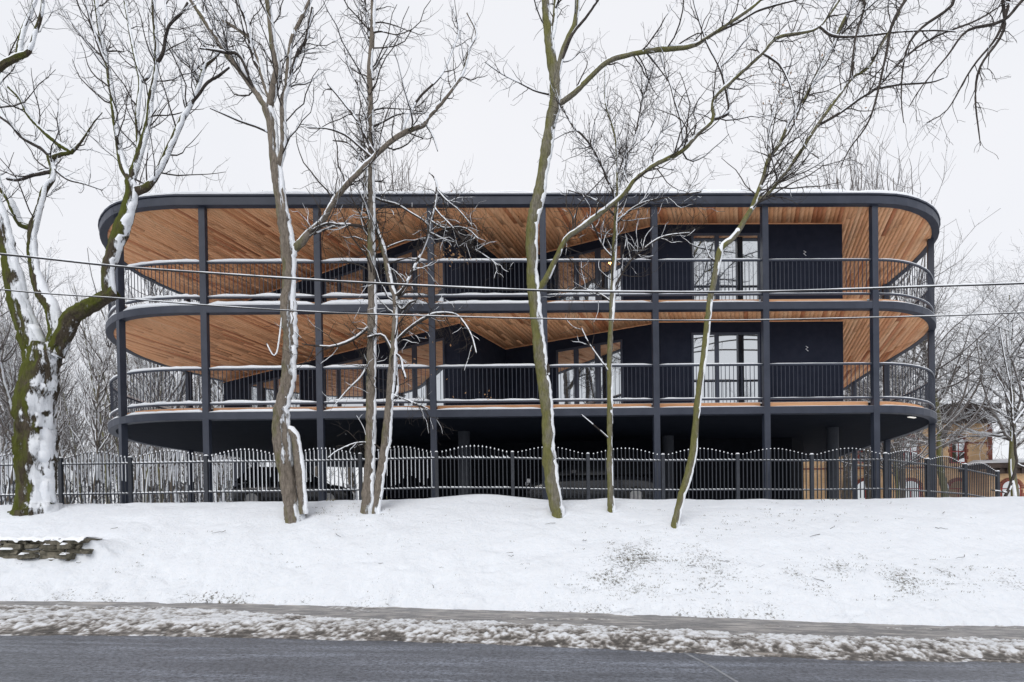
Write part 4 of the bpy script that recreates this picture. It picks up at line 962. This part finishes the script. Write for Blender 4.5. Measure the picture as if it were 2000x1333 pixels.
# boughs of a roadside tree reaching in from above on the right; its trunk stands beside the road
rb = np.random.default_rng(31); Yt = -9.6; tx = 21.5; zb = float(road_z(tx))
rt = empty('roadside_tree', (tx, -8.0, zb), 'bare roadside tree with thin drooping dark boughs hanging in from the upper right', 'tree')
tt, tc, tsn = Tubes(), Tubes(), Tubes(); o_ = (tx, -8.0, zb)
tr = catmull([(tx,-8.0,zb-0.3,0.2),(tx+0.05,-8,2,0.16),(tx-0.1,-8.1,5,0.13),(tx-0.3,-8.2,8,0.09),(tx-0.5,-8.3,10.5,0.05)], 0.15); tt.add(tr[None, :, :3], tr[None, :, 3], 12)
bo = [[(1972,-60),(1972,0),(1948,70),(1909,119),(1888,150),(1850,215),(1810,240)],[(1820,-60),(1769,0),(1741,52),(1730,110),(1700,230),(1660,290),(1640,330)],[(1900,-60),(1860,10),(1800,55),(1770,100),(1760,180),(1765,240)],[(1990,-60),(1960,60),(1915,130),(1905,190),(1912,260),(1915,285)],[(2050,-30),(1960,40),(1890,60),(1850,110),(1800,170),(1775,210)],[(1700,-60),(1690,10),(1672,70),(1660,150),(1650,190)]]
for pts in bo:
    Y0 = rb.uniform(-9.0, -7.4); W = np.array([atY(x, y, Y0) for x, y in pts]); st = np.array([tx-0.3, -8.2, max(W[0][2]+0.3, 7.5)])
    W = np.concatenate([[st, (st+W[0])/2+np.array([0,0,0.3])], W]); Rr = np.linspace(0.035, 0.006, len(W)); Q = catmull(np.concatenate([W, Rr[:, None]], 1), 0.12)
    tc.add(Q[None, :, :3], Q[None, :, 3], 6); twigs(tc, tsn, rb, Q[None, :, :3], Q[None, :, 3], dens=(5.5,4.0,2.0), L0=0.75, lo=0, hi=0.03, up=-0.12, wig=0.22, sag=0.1, snow=0.05, minr=0.0032)
tt.build('trunk', M['bark_grey'], rt, o_); tc.build('crown', M['twig'], rt, o_); tsn.build('snow_cover', M['snow'], rt, o_)
# ---- background trees: a few kinds, copied
def proto(seed, H, lean, nl, spread, lo=0.25, up=0.16, thick=0.13, dens=(2.0,2.6), snow=0.7, trunk_mat='bark_far'):
    r = np.random.default_rng(seed); tt, tc, ts = Tubes(), Tubes(), Tubes()
    n = 26; P = grow(r, np.zeros((1,3)), np.array([[lean,0.05,1.0]]), np.array([H]), n, 0.12, 0.05); P[0,:,2] -= 0.3; R_ = thick*np.linspace(1, 0.1, n+1)[None]
    tt.add(P, R_, 8); snow_tube(ts, P, R_, r, 6, 0.6, 1.0, 0.004)
    k = r.integers(int(n*lo), n-1, nl); st = P[0, k]; a = r.uniform(0, 2*np.pi, nl); e = r.uniform(0.4, 1.1, nl); D = np.stack([np.cos(a), np.sin(a), e], -1)
    L_ = spread*(1.15-0.75*(k/n))*r.uniform(0.6, 1.2, nl); A = grow(r, st, D, L_, 12, up, 0.13); RA = np.minimum(R_[0, k]*0.55, 0.012+0.014*L_)[:, None]*np.linspace(1, 0.22, 13)
    tc.add(A, RA, 5); snow_tube(ts, A, RA, r, 4, 0.7, 1.0, 0.004)
    sp = spawn(r, A, RA, dens[0], 0, 1, 0.9); p, d, rad = sp; m = len(p); Lb = spread*0.33*r.uniform(0.35, 1.2, m); B = grow(r, p, d, Lb, 6, up*0.8, 0.18); RB = np.maximum(np.minimum(rad*0.6, 0.016)[:, None]*np.linspace(1, 0.3, 7), 0.005); tc.add(B, RB, 3)
    mm = r.random(m) < snow; snow_tube(ts, B[mm], RB[mm], r, 3, 0.6, 1.0, 0.004)
    sp = spawn(r, B, RB, dens[1], 0, 1, 1.0); p, d, rad = sp; m = len(p); C = grow(r, p, d, spread*0.13*r.uniform(0.4, 1.3, m), 3, up*0.7, 0.2); RC = np.full((m, 4), 0.0048)*np.linspace(1, 0.6, 4); tc.add(C, RC, 3)
    mm = r.random(m) < snow*0.5; snow_tube(ts, C[mm], RC[mm], r, 3, 0.5, 1.0, 0.003)
    out = []
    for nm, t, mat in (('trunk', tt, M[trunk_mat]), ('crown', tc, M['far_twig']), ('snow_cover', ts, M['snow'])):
        me = mesh_np(nm, np.concatenate(t.V), np.concatenate(t.Q), True); me.materials.append(mat); out.append((nm, me))
    return out
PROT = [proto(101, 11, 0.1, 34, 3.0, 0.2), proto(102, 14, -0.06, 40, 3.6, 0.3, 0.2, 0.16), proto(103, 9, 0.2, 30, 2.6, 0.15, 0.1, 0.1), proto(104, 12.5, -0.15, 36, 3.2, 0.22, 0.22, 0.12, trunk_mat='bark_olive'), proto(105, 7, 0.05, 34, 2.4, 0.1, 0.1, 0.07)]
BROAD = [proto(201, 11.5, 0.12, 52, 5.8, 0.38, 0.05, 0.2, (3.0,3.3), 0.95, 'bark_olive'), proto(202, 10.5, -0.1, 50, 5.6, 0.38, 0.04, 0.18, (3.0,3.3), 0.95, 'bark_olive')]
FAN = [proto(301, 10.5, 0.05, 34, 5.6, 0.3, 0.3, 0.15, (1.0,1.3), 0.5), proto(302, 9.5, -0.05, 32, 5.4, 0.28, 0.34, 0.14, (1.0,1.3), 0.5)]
def plant(pr, x, y, s, rz, name, label, group):
    z = float(G(x, y)) if y > -20 else float(road_z(np.clip(x,-60,60)))+0.05*max(-30-y, 0)
    o = empty(name, (x, y, z), label, 'tree', group); o.scale = (s, s, s); o.rotation_euler.z = rz
    for nm, me in pr: link(nm, me, None, o)
    return o
rf = np.random.default_rng(55)
# the wood on the left, behind the fence
spots = []
while len(spots) < 104:
    Y = 2.5+44*rf.random()**0.85; u = rf.uniform(-110, 600); p = atY(u, 950, Y); x = p[0]
    if Y < 15 and x > -5.2: continue
    if u > 330 and Y < 17: continue
    if any(np.hypot(x-a, Y-b) < 0.75 for a, b in spots): continue
    spots.append((x, Y))
for x, Y in spots:
    plant(PROT[rf.integers(0, 5)], x, Y, rf.uniform(0.7, 1.15)*np.interp(Y, [2, 8, 20, 45], [0.6, 0.8, 1.1, 1.7]), rf.uniform(0, 6.28), 'wood_tree', 'thin bare snow dusted tree in the wood behind the fence on the left', 'trees of the wood beside the villa')
# a close row of bigger crowns seen over the roof
for u, Y, s, k in [(285,15.5,1.55,1),(345,17,1.66,0),(425,18,1.62,1),(620,17,1.62,0),(690,17,1.72,1),(755,16.5,1.78,0),(815,17.5,1.74,1),(880,18,1.6,0)]:
    x = atY(u, 950, Y)[0]; plant(FAN[k], x, Y, s, rf.uniform(0, 6.28), 'garden_tree', 'bare tree behind the villa whose fine crown shows over the roof', 'trees showing over the roof')
for u, Y, s, k in [(1650,17,1.85,0),(1700,16.5,1.98,1),(1755,17.5,1.88,0)]:
    x = atY(u, 950, Y)[0]; plant(FAN[k], x, Y, s, rf.uniform(0, 6.28), 'garden_tree', 'upright bare tree showing over the roof at its right end', 'trees over the right end of the roof')
for u, Y, s, k, rz in [(1735,12.5,0.72,0,0.6),(1752,13.6,0.75,1,2.0)]:
    x = atY(u, 950, Y)[0]; plant(BROAD[k], x, Y, s, rz, 'spreading_tree', 'green trunked snowy tree close behind the right end of the villa', 'trees behind the right end of the villa')
for u, Y, s, k, rz in [(1856,15.8,1.18,0,1.2),(1985,16.0,1.25,1,4.0),(2060,15.0,1.2,0,5.2)]:
    x = atY(u, 950, Y)[0]; plant(BROAD[k], x, Y, s, rz, 'spreading_tree', {1856:'wide snow laden tree standing before the taller yellow brick house', 1985:'snow laden tree before the low brick annex'}.get(u, 'outermost snow laden tree beyond the low brick annex'), 'snowy trees before the brick houses')
for x, y, s, k in [(-18,-44,1.3,1),(-8,-40,1.1,0),(2,-46,1.4,3),(9,-39,1.15,1),(17,-43,1.3,0),(26,-41,1.2,3),(36,-47,1.4,1)]:
    plant(PROT[k], x, y, s, rf.uniform(0, 6.28), 'street_tree', 'bare tree across the road, mirrored in the villa windows', 'trees across the road')
# far wood as one grey mass
tb = Tubes(); r = np.random.default_rng(77); K = 420; ang = r.uniform(-1.15, 1.15, K); dist = r.uniform(46, 95, K)
st = np.stack([CX+np.tan(ang)*dist*0.9, CY+dist+10, np.zeros(K)], -1); st[:, 2] = G(st[:, 0], st[:, 1]); Hh = r.uniform(5, 9.5, K)
A = grow(r, st, np.tile([0,0,1.0], (K,1)), Hh, 8, 0.1, 0.08); tb.add(A, np.linspace(0.12, 0.02, 9)[None]*np.ones((K,1)), 4)
sp = spawn(r, A[:, 2:], np.ones((K, 7))*0.05, 2.2, 0, 1, 0.9); p, d, _ = sp; B = grow(r, p, d, r.uniform(0.8, 2.6, len(p)), 4, 0.15, 0.15); tb.add(B, np.linspace(0.03, 0.01, 5)[None]*np.ones((len(p),1)), 3)
tag(tb.build('far_wood', M['bark_far']), 'grey mass of bare woodland far behind the villa', 'wood', kind='stuff')
# ------------------------------------------------------------------ yellow brick house
def brick_mat(name, c1, c2, mo):
    m, n, b, o = newmat(name); t = n.nodes.new('ShaderNodeTexCoord'); mp = node(n, 'ShaderNodeMapping'); mp.inputs['Rotation'].default_value = (math.radians(90), 0, 0); n.links.new(t.outputs['Object'], mp.inputs['Vector'])
    br = node(n, 'ShaderNodeTexBrick', Scale=1.0); br.inputs['Brick Width'].default_value = 0.26; br.inputs['Row Height'].default_value = 0.08; br.inputs['Mortar Size'].default_value = 0.008
    br.inputs['Color1'].default_value = (*c1, 1); br.inputs['Color2'].default_value = (*c2, 1); br.inputs['Mortar'].default_value = (*mo, 1); n.links.new(mp.outputs[0], br.inputs['Vector'])
    z = node(n, 'ShaderNodeTexNoise', Scale=1.3, Detail=6); n.links.new(t.outputs['Object'], z.inputs['Vector']); rr_ = ramp(n, z.outputs['Fac'], [(0.3,(0.7,0.66,0.62)),(0.65,(1.05,1.05,1.05))])
    mx = node(n, 'ShaderNodeMix', data_type='RGBA', blend_type='MULTIPLY'); mx.inputs[0].default_value = 1; n.links.new(br.outputs['Color'], mx.inputs[6]); n.links.new(rr_.outputs[0], mx.inputs[7]); n.links.new(mx.outputs[2], b.inputs['Base Color']); b.inputs['Roughness'].default_value = 0.85
    bump(n, b, br.outputs['Fac'], -0.4, 0.01); return m
M['ybrick'] = brick_mat('yellow_brick', (0.78,0.53,0.3), (0.68,0.44,0.23), (0.55,0.42,0.3)); M['rbrick'] = brick_mat('red_brick', (0.3,0.085,0.055), (0.22,0.065,0.045), (0.25,0.15,0.11))
M['slate'] = mat_noise('dark_eaves', (0.045,0.032,0.028), (0.085,0.06,0.05), 9, 0.7, 0.2, 0.02); M['redframe'] = mat_noise('red_frame', (0.28,0.03,0.03), (0.36,0.05,0.045), 9, 0.5, 0)
def brick_house(name, label, Yf, x0, x1, ztop, wins, band, zg, deep_=9.0, roofz=0.7, fr_=0.3):
    hx = (x0+x1)/2; o_ = (hx, Yf, zg); root = empty(name, o_, label, 'building')
    mb = MB(); mb.box(x0, x1, Yf, Yf+deep_, zg-1.5, ztop); mb.build('wall', M['ybrick'], root, o_)
    for z in band:
        q = MB(); q.box(x0-.01, x1+.01, Yf-0.025, Yf+0.02, z, z+0.09); q.build('brick_band', M['rbrick'], root, o_)
    q = MB(); zz = zg-1.0; k = 0
    while zz < ztop-0.1:
        w = 0.32 if k % 2 else 0.2; q.box(x1-w, x1+0.03, Yf-0.03, Yf+0.2, zz, zz+0.235); zz += 0.24; k += 1
    q.build('quoins', M['rbrick'], root, o_)['kind'] = 'stuff'
    q = MB(); q.box(x0-.3, x1+.35, Yf-0.35, Yf+deep_+.3, ztop, ztop+0.28); q.box(x0-.1, x1+.15, Yf-0.15, Yf, ztop-fr_, ztop-0.002); q.build('eaves', M['slate'], root, o_)
    nb_ = int((x1-x0)/0.42); 
    q = MB()
    for i in range(nb_): q.box(x0+0.42*i, x0+0.42*i+0.16, Yf-0.26, Yf-0.152, ztop-0.3, ztop-0.003)
    q.build('eaves_brackets', M['slate'], root, o_)['kind'] = 'stuff'
    q = MB(); e = 0.4; zt = ztop+0.283
    q.add([(x0-e,Yf-e,zt),(x1+e,Yf-e,zt),(x1+e,Yf+deep_+e,zt),(x0-e,Yf+deep_+e,zt),(x0-e+1.5,Yf+deep_*.5,zt+roofz),(x1+e-1.5,Yf+deep_*.5,zt+roofz)], [(0,1,5,4),(1,2,5),(2,3,4,5),(3,0,4),(3,2,1,0)]); q.build('snowy_roof', M['snow'], root, o_)
    for (cx, zs, w, zspring) in wins:
        f = MB(); a = np.linspace(0, math.pi, 15); rr_ = w/2
        arc = [(cx+rr_*math.cos(t), zspring+rr_*0.85*math.sin(t)) for t in a]
        # dark opening with pane, red frame, brick surround
        pts = [(cx-rr_, zs), (cx+rr_, zs)]+arc; n = len(pts)
        q = MB(); q.add([(x, Yf-0.012, z) for x, z in pts], [tuple(range(n))]); wn = q.build('window', M['redframe'], root, o_)
        def shrink(x, z, k): return (cx+(x-cx)*k, zs+(zspring+rr_*0.85-zs)*0.5+(z-(zs+(zspring+rr_*0.85-zs)*0.5))*k)
        mid = (zs+zspring)/2+0.1
        for (xa, xb) in ((cx-rr_*0.88, cx-0.03), (cx+0.03, cx+rr_*0.88)):
            for (za, zb2) in ((zs+0.07, mid-0.03), (mid+0.03, zspring-0.02)):
                p = MB(); p.box(xa, xb, Yf-0.03, Yf-0.016, za, zb2); p.build('pane', M['glass'], wn, o_)
        p = MB(); pa = [(cx+rr_*0.88*math.cos(t), zspring+0.03+rr_*0.72*math.sin(t)) for t in a]; p.add([(x, Yf-0.03, z) for x, z in pa]+[(x, Yf-0.016, z) for x, z in pa], [tuple(range(15))]); p.build('pane', M['glass'], wn, o_)
        q = MB()
        for i in range(15):
            t0 = i*math.pi/15+0.02; t1 = (i+1)*math.pi/15-0.02; r0, r1 = rr_*1.02, rr_*1.02+0.17
            V = [(cx+r0*math.cos(t0),0,zspring+0.85*r0*math.sin(t0)),(cx+r1*math.cos(t0),0,zspring+0.85*r1*math.sin(t0)),(cx+r1*math.cos(t1),0,zspring+0.85*r1*math.sin(t1)),(cx+r0*math.cos(t1),0,zspring+0.85*r0*math.sin(t1))]
            q.add([(x, Yf-0.05-0.01*(i%2), z) for x,_,z in V]+[(x, Yf, z) for x,_,z in V], [(0,1,2,3),(4,7,6,5),(0,4,5,1),(1,5,6,2),(2,6,7,3),(3,7,4,0)])
        zz = zs
        k = 0
        while zz < zspring-0.1:
            for s_ in (-1, 1):
                ww = 0.17 if k % 2 else 0.1; xa = cx+s_*rr_*1.02; q.box(min(xa, xa+s_*ww), max(xa, xa+s_*ww), Yf-0.05, Yf, zz, zz+0.2)
            zz += 0.215; k += 1
        p_ = q.build('brick_arch', M['rbrick'], wn, o_); p_['kind'] = 'stuff'
YB = 19.0
sc = lambda x, y, Y=YB: atY(x, y, Y)
X1 = sc(1937, 900)[0]; X0 = sc(1560, 900)[0]; zt = sc(1900, 800)[2]
wl = []
for x in (1690, 1778, 1871):
    wl.append((sc(x, 880)[0], sc(x, 905)[2], 0.85, sc(x, 866)[2]))
    wl.append((sc(x, 960)[0], sc(x, 1010)[2], 1.2, sc(x, 955)[2]))
brick_house('brick_house', 'yellow brick house with red arched windows behind the villa', YB, X0, X1, zt, wl, [sc(1800, 868)[2], sc(1800, 915)[2]], 0.3, fr_=0.85)
YB2 = 17.0
X2 = sc(1932, 950, YB2)[0]; wl = []
for x in (1974, 2062): wl.append((sc(x, 960, YB2)[0], sc(x, 1008, YB2)[2], 1.15, sc(x, 955, YB2)[2]))
brick_house('brick_annex', 'low yellow brick annex with an arched red window beside the taller house', YB2, X2, X2+9, sc(1970, 915, YB2)[2], wl, [], 0.0, 6.0, 0.6)
# ------------------------------------------------------------------ overhead cables
def cable(name, label, pts, Y, rad, snow_h, seed):
    r = np.random.default_rng(seed); P = np.array([atY(x, y, Y) for x, y in pts]); Q = catmull(P, 0.12); o_ = tuple(map(float, Q[len(Q)//2])); root = empty(name, o_, label, 'cable')
    t = Tubes(); t.add(Q[None], np.full((1, len(Q)), rad), 8); t.build('wire', M['cable'], root, o_)
    f = np.convolve(r.normal(0, 1, len(Q)+6), np.ones(7)/7, 'valid'); t = Tubes(); t.add((Q+np.array([0,0,rad*0.7]))[None], (np.clip(snow_h*(1+0.45*f), 0.003, 1))[None], 7); t.build('cable_snow', M['snow'], root, o_)
cable('overhead_cable', 'thicker snow topped cable strung above the pavement, upper of the two', [(-500,452),(0,497),(230,521),(420,535),(620,548),(850,560),(1050,568),(1250,571),(1450,571),(1650,566),(1850,559),(2000,554),(2500,534)], -6.2, 0.017, 0.0145, 3)
cable('overhead_cable', 'thinner snow dusted cable strung below the thicker one', [(-500,510),(0,566),(230,583),(420,598),(620,610),(850,618),(1050,623),(1250,626),(1450,626),(1650,622),(1850,617),(2000,611),(2500,588)], -6.2, 0.011, 0.009, 4)
# ------------------------------------------------------------------ cars under the villa
M['carpaint'] = mat_noise('black_car_paint', (0.012,0.013,0.016), (0.018,0.019,0.022), 3, 0.18, 0, spec=0.6); M['tyre'] = mat_noise('tyre_rubber', (0.015,)*3, (0.03,)*3, 20, 0.85, 0.1); M['rim'] = mat_noise('alloy_rim', (0.3,)*3, (0.4,)*3, 20, 0.35, 0)
M['car_glass'] = mat_noise('tinted_car_glass', (0.008,0.009,0.011), (0.012,0.013,0.015), 3, 0.12, 0, spec=0.5)
lampc = mat_noise('lamp_glass', (0.5,0.5,0.52), (0.7,0.7,0.72), 30, 0.15, 0)
def car(label, x, y, rz, Ln, Hh, seed):
    z = float(G(x, y)); root = empty('parked_car', (x, y, z), label, 'car', None); root.rotation_euler.z = rz
    st = [(-.5,.30,.42,.30),(-.485,.22,.60,.66),(-.40,.2,.66,.8),(-.28,.2,.70,.84),(-.1,.2,.70,.86),(.1,.2,.69,.86),(.26,.2,.67,.85),(.4,.2,.60,.82),(.475,.22,.52,.7),(.5,.30,.42,.42)]
    V = []; Fs = []
    for (u, zb_, zt_, w) in st:
        hw = 0.9*w if w < .85 else 0.9*w; zt2 = zt_*Hh/1.0*0.95
        for (a, b) in ((-1,zb_),(-1.05,zb_+.18),(-1.03,zt2*.85),(-.88,zt2),(.88,zt2),(1.03,zt2*.85),(1.05,zb_+.18),(1,zb_)): V.append((u*Ln, a*hw, b))
    for i in range(len(st)-1):
        for j in range(8): Fs.append((i*8+j, i*8+(j+1)%8, i*8+8+(j+1)%8, i*8+8+j))
    Fs += [tuple(range(7,-1,-1)), tuple((len(st)-1)*8+j for j in range(8))]
    mb = MB(); mb.add(V, Fs); bd = mb.build('body', M['carpaint'], root, smooth=True); m_ = bd.modifiers.new('s', 'SUBSURF'); m_.levels = 1; m_.render_levels = 2
    hb = 0.64*Hh; cab = [(-.44,hb,.80),(-.34,Hh*.97,.66),(-.1,Hh,.68),(.08,Hh*.98,.68),(.28,hb,.78)]
    V = []; Fs = []
    for (u, zt_, w) in cab: V += [(u*Ln,-w*.9,zt_),(u*Ln,w*.9,zt_)]
    n = len(cab); V += [(c[0]*Ln, s_*0.80*.9, hb) for c in cab[1:-1] for s_ in (-1, 1)]
    for i in range(n-1): Fs.append((2*i, 2*i+1, 2*i+3, 2*i+2))
    lo = lambda i, s_: (2*i+s_) if i in (0, n-1) else 2*n+2*(i-1)+s_
    for i in range(n-1):
        for s_ in (0, 1): Fs.append(tuple(dict.fromkeys((2*i+s_, 2*i+2+s_, lo(i+1, s_), lo(i, s_)))))
    mb = MB(); mb.add(V, Fs); mb.build('cabin_glass', M['car_glass'], root)
    mb = MB(); mb.add([(-.33*Ln,-.58,Hh*.975),(.07*Ln,-.58,Hh*.985),(.07*Ln,.58,Hh*.985),(-.33*Ln,.58,Hh*.975),(-.3*Ln,-.5,Hh*1.015),(.05*Ln,-.5,Hh*1.015),(.05*Ln,.5,Hh*1.015),(-.3*Ln,.5,Hh*1.015)], [(4,5,6,7),(0,1,5,4),(1,2,6,5),(2,3,7,6),(3,0,4,7)]); mb.build('roof_panel', M['carpaint'], root, bevel=0.02)
    for u in (-.3, .31):
        for s_ in (-1, 1):
            a = np.linspace(0, 2*np.pi, 22, endpoint=False); R_ = 0.32
            def disc(r0, y0, y1):
                q = MB(); q.add([(u*Ln+r0*math.cos(t), y0, .32+r0*math.sin(t)) for t in a]+[(u*Ln+r0*math.cos(t), y1, .32+r0*math.sin(t)) for t in a], [tuple(range(21,-1,-1)), tuple(range(22,44))]+[(i,(i+1)%22,(i+1)%22+22,i+22) for i in range(22)]); return q
            w_ = disc(R_, s_*.66, s_*.87).build('wheel', M['tyre'], root); disc(.21, s_*.86, s_*.882).build('rim', M['rim'], w_)
    for s_ in (-1, 1):
        q = MB(); q.box(.455*Ln, .487*Ln, s_*.62-.14, s_*.62+.14, .50*Hh, .58*Hh); q.build('headlight', lampc, root, bevel=0.02)
        q = MB(); q.box(.13*Ln, .165*Ln, s_*.86-.09, s_*.86+.09, .66*Hh, .74*Hh); q.build('wing_mirror', M['carpaint'], root, bevel=0.02)
car('small black car parked under the left end of the villa', float(atY(678, 960, 6.5)[0])-1.2, 4.2, 0.12, 4.0, 1.42, 1)
car('dark tall car parked side on beneath the middle of the villa', float(atY(1160, 940, 2.6)[0]), 3.4, math.pi, 4.5, 1.62, 2)
# ------------------------------------------------------------------ dry stone wall in the bank
M['stone'] = mat_noise('mossy_stone', (0.055,0.052,0.038), (0.2,0.18,0.14), 7, 0.9, 0.7, 0.03)
r = np.random.default_rng(8); yw = EXTRA['wall'][0]; g = np.array([atY(70, 1095, yw)[0], yw, atY(70, 1095, yw)[2]]); root = empty('stone_wall', tuple(map(float, g)), 'low mossy dry stone wall showing in the snow bank on the left', 'wall')
for row in range(5):
    y0 = 1054+row*9.6; u = -30+r.uniform(-12, 0); end = [170, 150, 172, 140, 130][row]
    while u < end:
        w = r.uniform(24, 52); a = atY(u, y0, yw); b = atY(min(u+w, end+6)-1.2, y0+8.8, yw); d_ = r.uniform(-0.06, 0.06)
        mb = MB(); x0, x1, z1, z0 = a[0], b[0], a[2], b[2]; j = lambda: r.normal(0, 0.018)
        if x1-x0 > 0.1:
            V = [(x+j(), yy+d_+j(), z+j()) for z in (z0, (z0+z1)/2, z1) for (x, yy) in ((x0,yw),( (x0+x1)/2,yw-0.025),(x1,yw),(x1,yw+0.45),(x0,yw+0.45))]
            Fs = [tuple(range(4,-1,-1)), tuple(range(10,15))]+[(k*5+i, k*5+(i+1)%5, k*5+5+(i+1)%5, k*5+5+i) for k in (0,1) for i in range(5)]
            mb.add(V, Fs); mb.build('stone', M['stone'], root, tuple(map(float, g)), bevel=0.014)
            if r.random() < 0.55:
                q = MB(); xa = x0+(x1-x0)*r.uniform(0,.4); xb = xa+(x1-xa)*r.uniform(.4,.9); q.add([(xa,yw-.05+d_,z1-.01),(xb,yw-.055+d_,z1-.012),(xb,yw+.1,z1+.02),(xa,yw+.1,z1+.02),((xa*2+xb)/3,yw-.02+d_,z1+.035),((xa+xb*2)/3,yw-.015+d_,z1+.03)], [(0,1,5,4),(1,2,5),(2,3,4,5),(3,0,4)]); q.build('stone_snow', M['snow'], root, tuple(map(float, g)), smooth=True)
        u += w
# snow lip over the top course
xs = np.linspace(atY(-40, 1052, yw)[0], atY(166, 1050, yw)[0], 60); z_ = np.interp(xs, [xs[0], xs[-1]], [atY(-40,1054,yw)[2], atY(182,1054,yw)[2]]); mb = MB(); V = []
for i, x in enumerate(xs):
    h = 0.045+0.03*math.sin(i*.7)*math.sin(i*.23)+0.02*r.random(); gz = float(G(x, yw+0.6))
    dn = 0.05*max(0, math.sin(i*.9+1)*math.sin(i*.37)); V += [(x, yw-0.035-0.03*r.random(), z_[i]-0.015-dn), (x, yw-0.03, z_[i]+h*.5), (x, yw+0.06, z_[i]+h), (x, yw+0.6, max(gz+0.01, z_[i]+h*.6))]
mb.add(V, [(4*i+j, 4*i+4+j, 4*i+5+j, 4*i+1+j) for i in range(59) for j in range(3)]); mb.build('snow_lip', M['snow'], root, tuple(map(float, g)), smooth=True)
# ------------------------------------------------------------------ grass and stalks through the snow
r = np.random.default_rng(9); V = []; Q = []
M['grass'] = mat_noise('winter_grass', (0.05,0.055,0.03), (0.16,0.14,0.08), 8, 0.8, 0)
cl = [((1240,1090),70,30,130),((1330,1100),80,30,90),((1180,1130),60,22,60),((1420,1125),45,26,50),((1560,1125),30,20,36),((1765,1130),40,25,70),((1650,1115),50,20,40),((1880,1130),35,20,30),((1560,1000),120,14,36),((1480,1015),120,14,30),((1700,1030),200,30,26),((640,995),50,9,40),((300,1100),250,30,30),((800,1060),300,50,40),((1260,1155),60,6,25)]
for (cx, cy), sx, sy, n in cl:
    for _ in range(n):
        p = ground_hit(cx+r.normal(0, sx), min(cy+r.normal(0, sy), 1172))
        for _b in range(r.integers(3, 8)):
            d = nrm(np.array([r.normal(0, .6), r.normal(-.25, .5), 0.75])); l = r.uniform(0.02, 0.06); s_ = nrm(np.cross(d, [0.1,1,0]))*0.0035; k = len(V); q = p+np.array([r.normal(0,.05), r.normal(0,.04), -0.01]); m_ = q+d*l*.6; e = q+d*l+np.array([0,0,-l*.25])
            V += [q-s_, q+s_, m_+s_*.7, e, m_-s_*.7]; Q += [(k,k+1,k+2,k+4),(k+4,k+2,k+3,k+3)]
V = np.array(V); Q4 = [q for q in Q if q[2] != q[3]]; me = bpy.data.meshes.new('grass_tufts'); me.from_pydata([tuple(v) for v in V], [], [tuple(dict.fromkeys(q)) for q in Q]); tag(link('grass_tufts', me, M['grass']), 'dark winter grass poking through the thin snow on the bank', 'grass', kind='stuff')

tb = Tubes(); r = np.random.default_rng(19)
for _ in range(24):
    q = ground_hit(r.uniform(30, 1970), r.uniform(1000, 1160)); a = r.uniform(0, 6.28); l = r.uniform(0.1, 0.36); d = np.array([math.cos(a), math.sin(a)*0.6, 0.0]); P = []
    for k in range(5):
        s_ = q[:2]+d[:2]*l*(k/4-0.5)+r.normal(0, 0.012, 2); P.append((s_[0], s_[1], float(G(*s_))+0.03))
    tb.add(np.array([P]), np.linspace(0.006, 0.003, 5)[None], 5)
tag(tb.build('fallen_twigs', M['twig']), 'small dark twigs lying on the snow of the bank', 'twigs', kind='stuff')
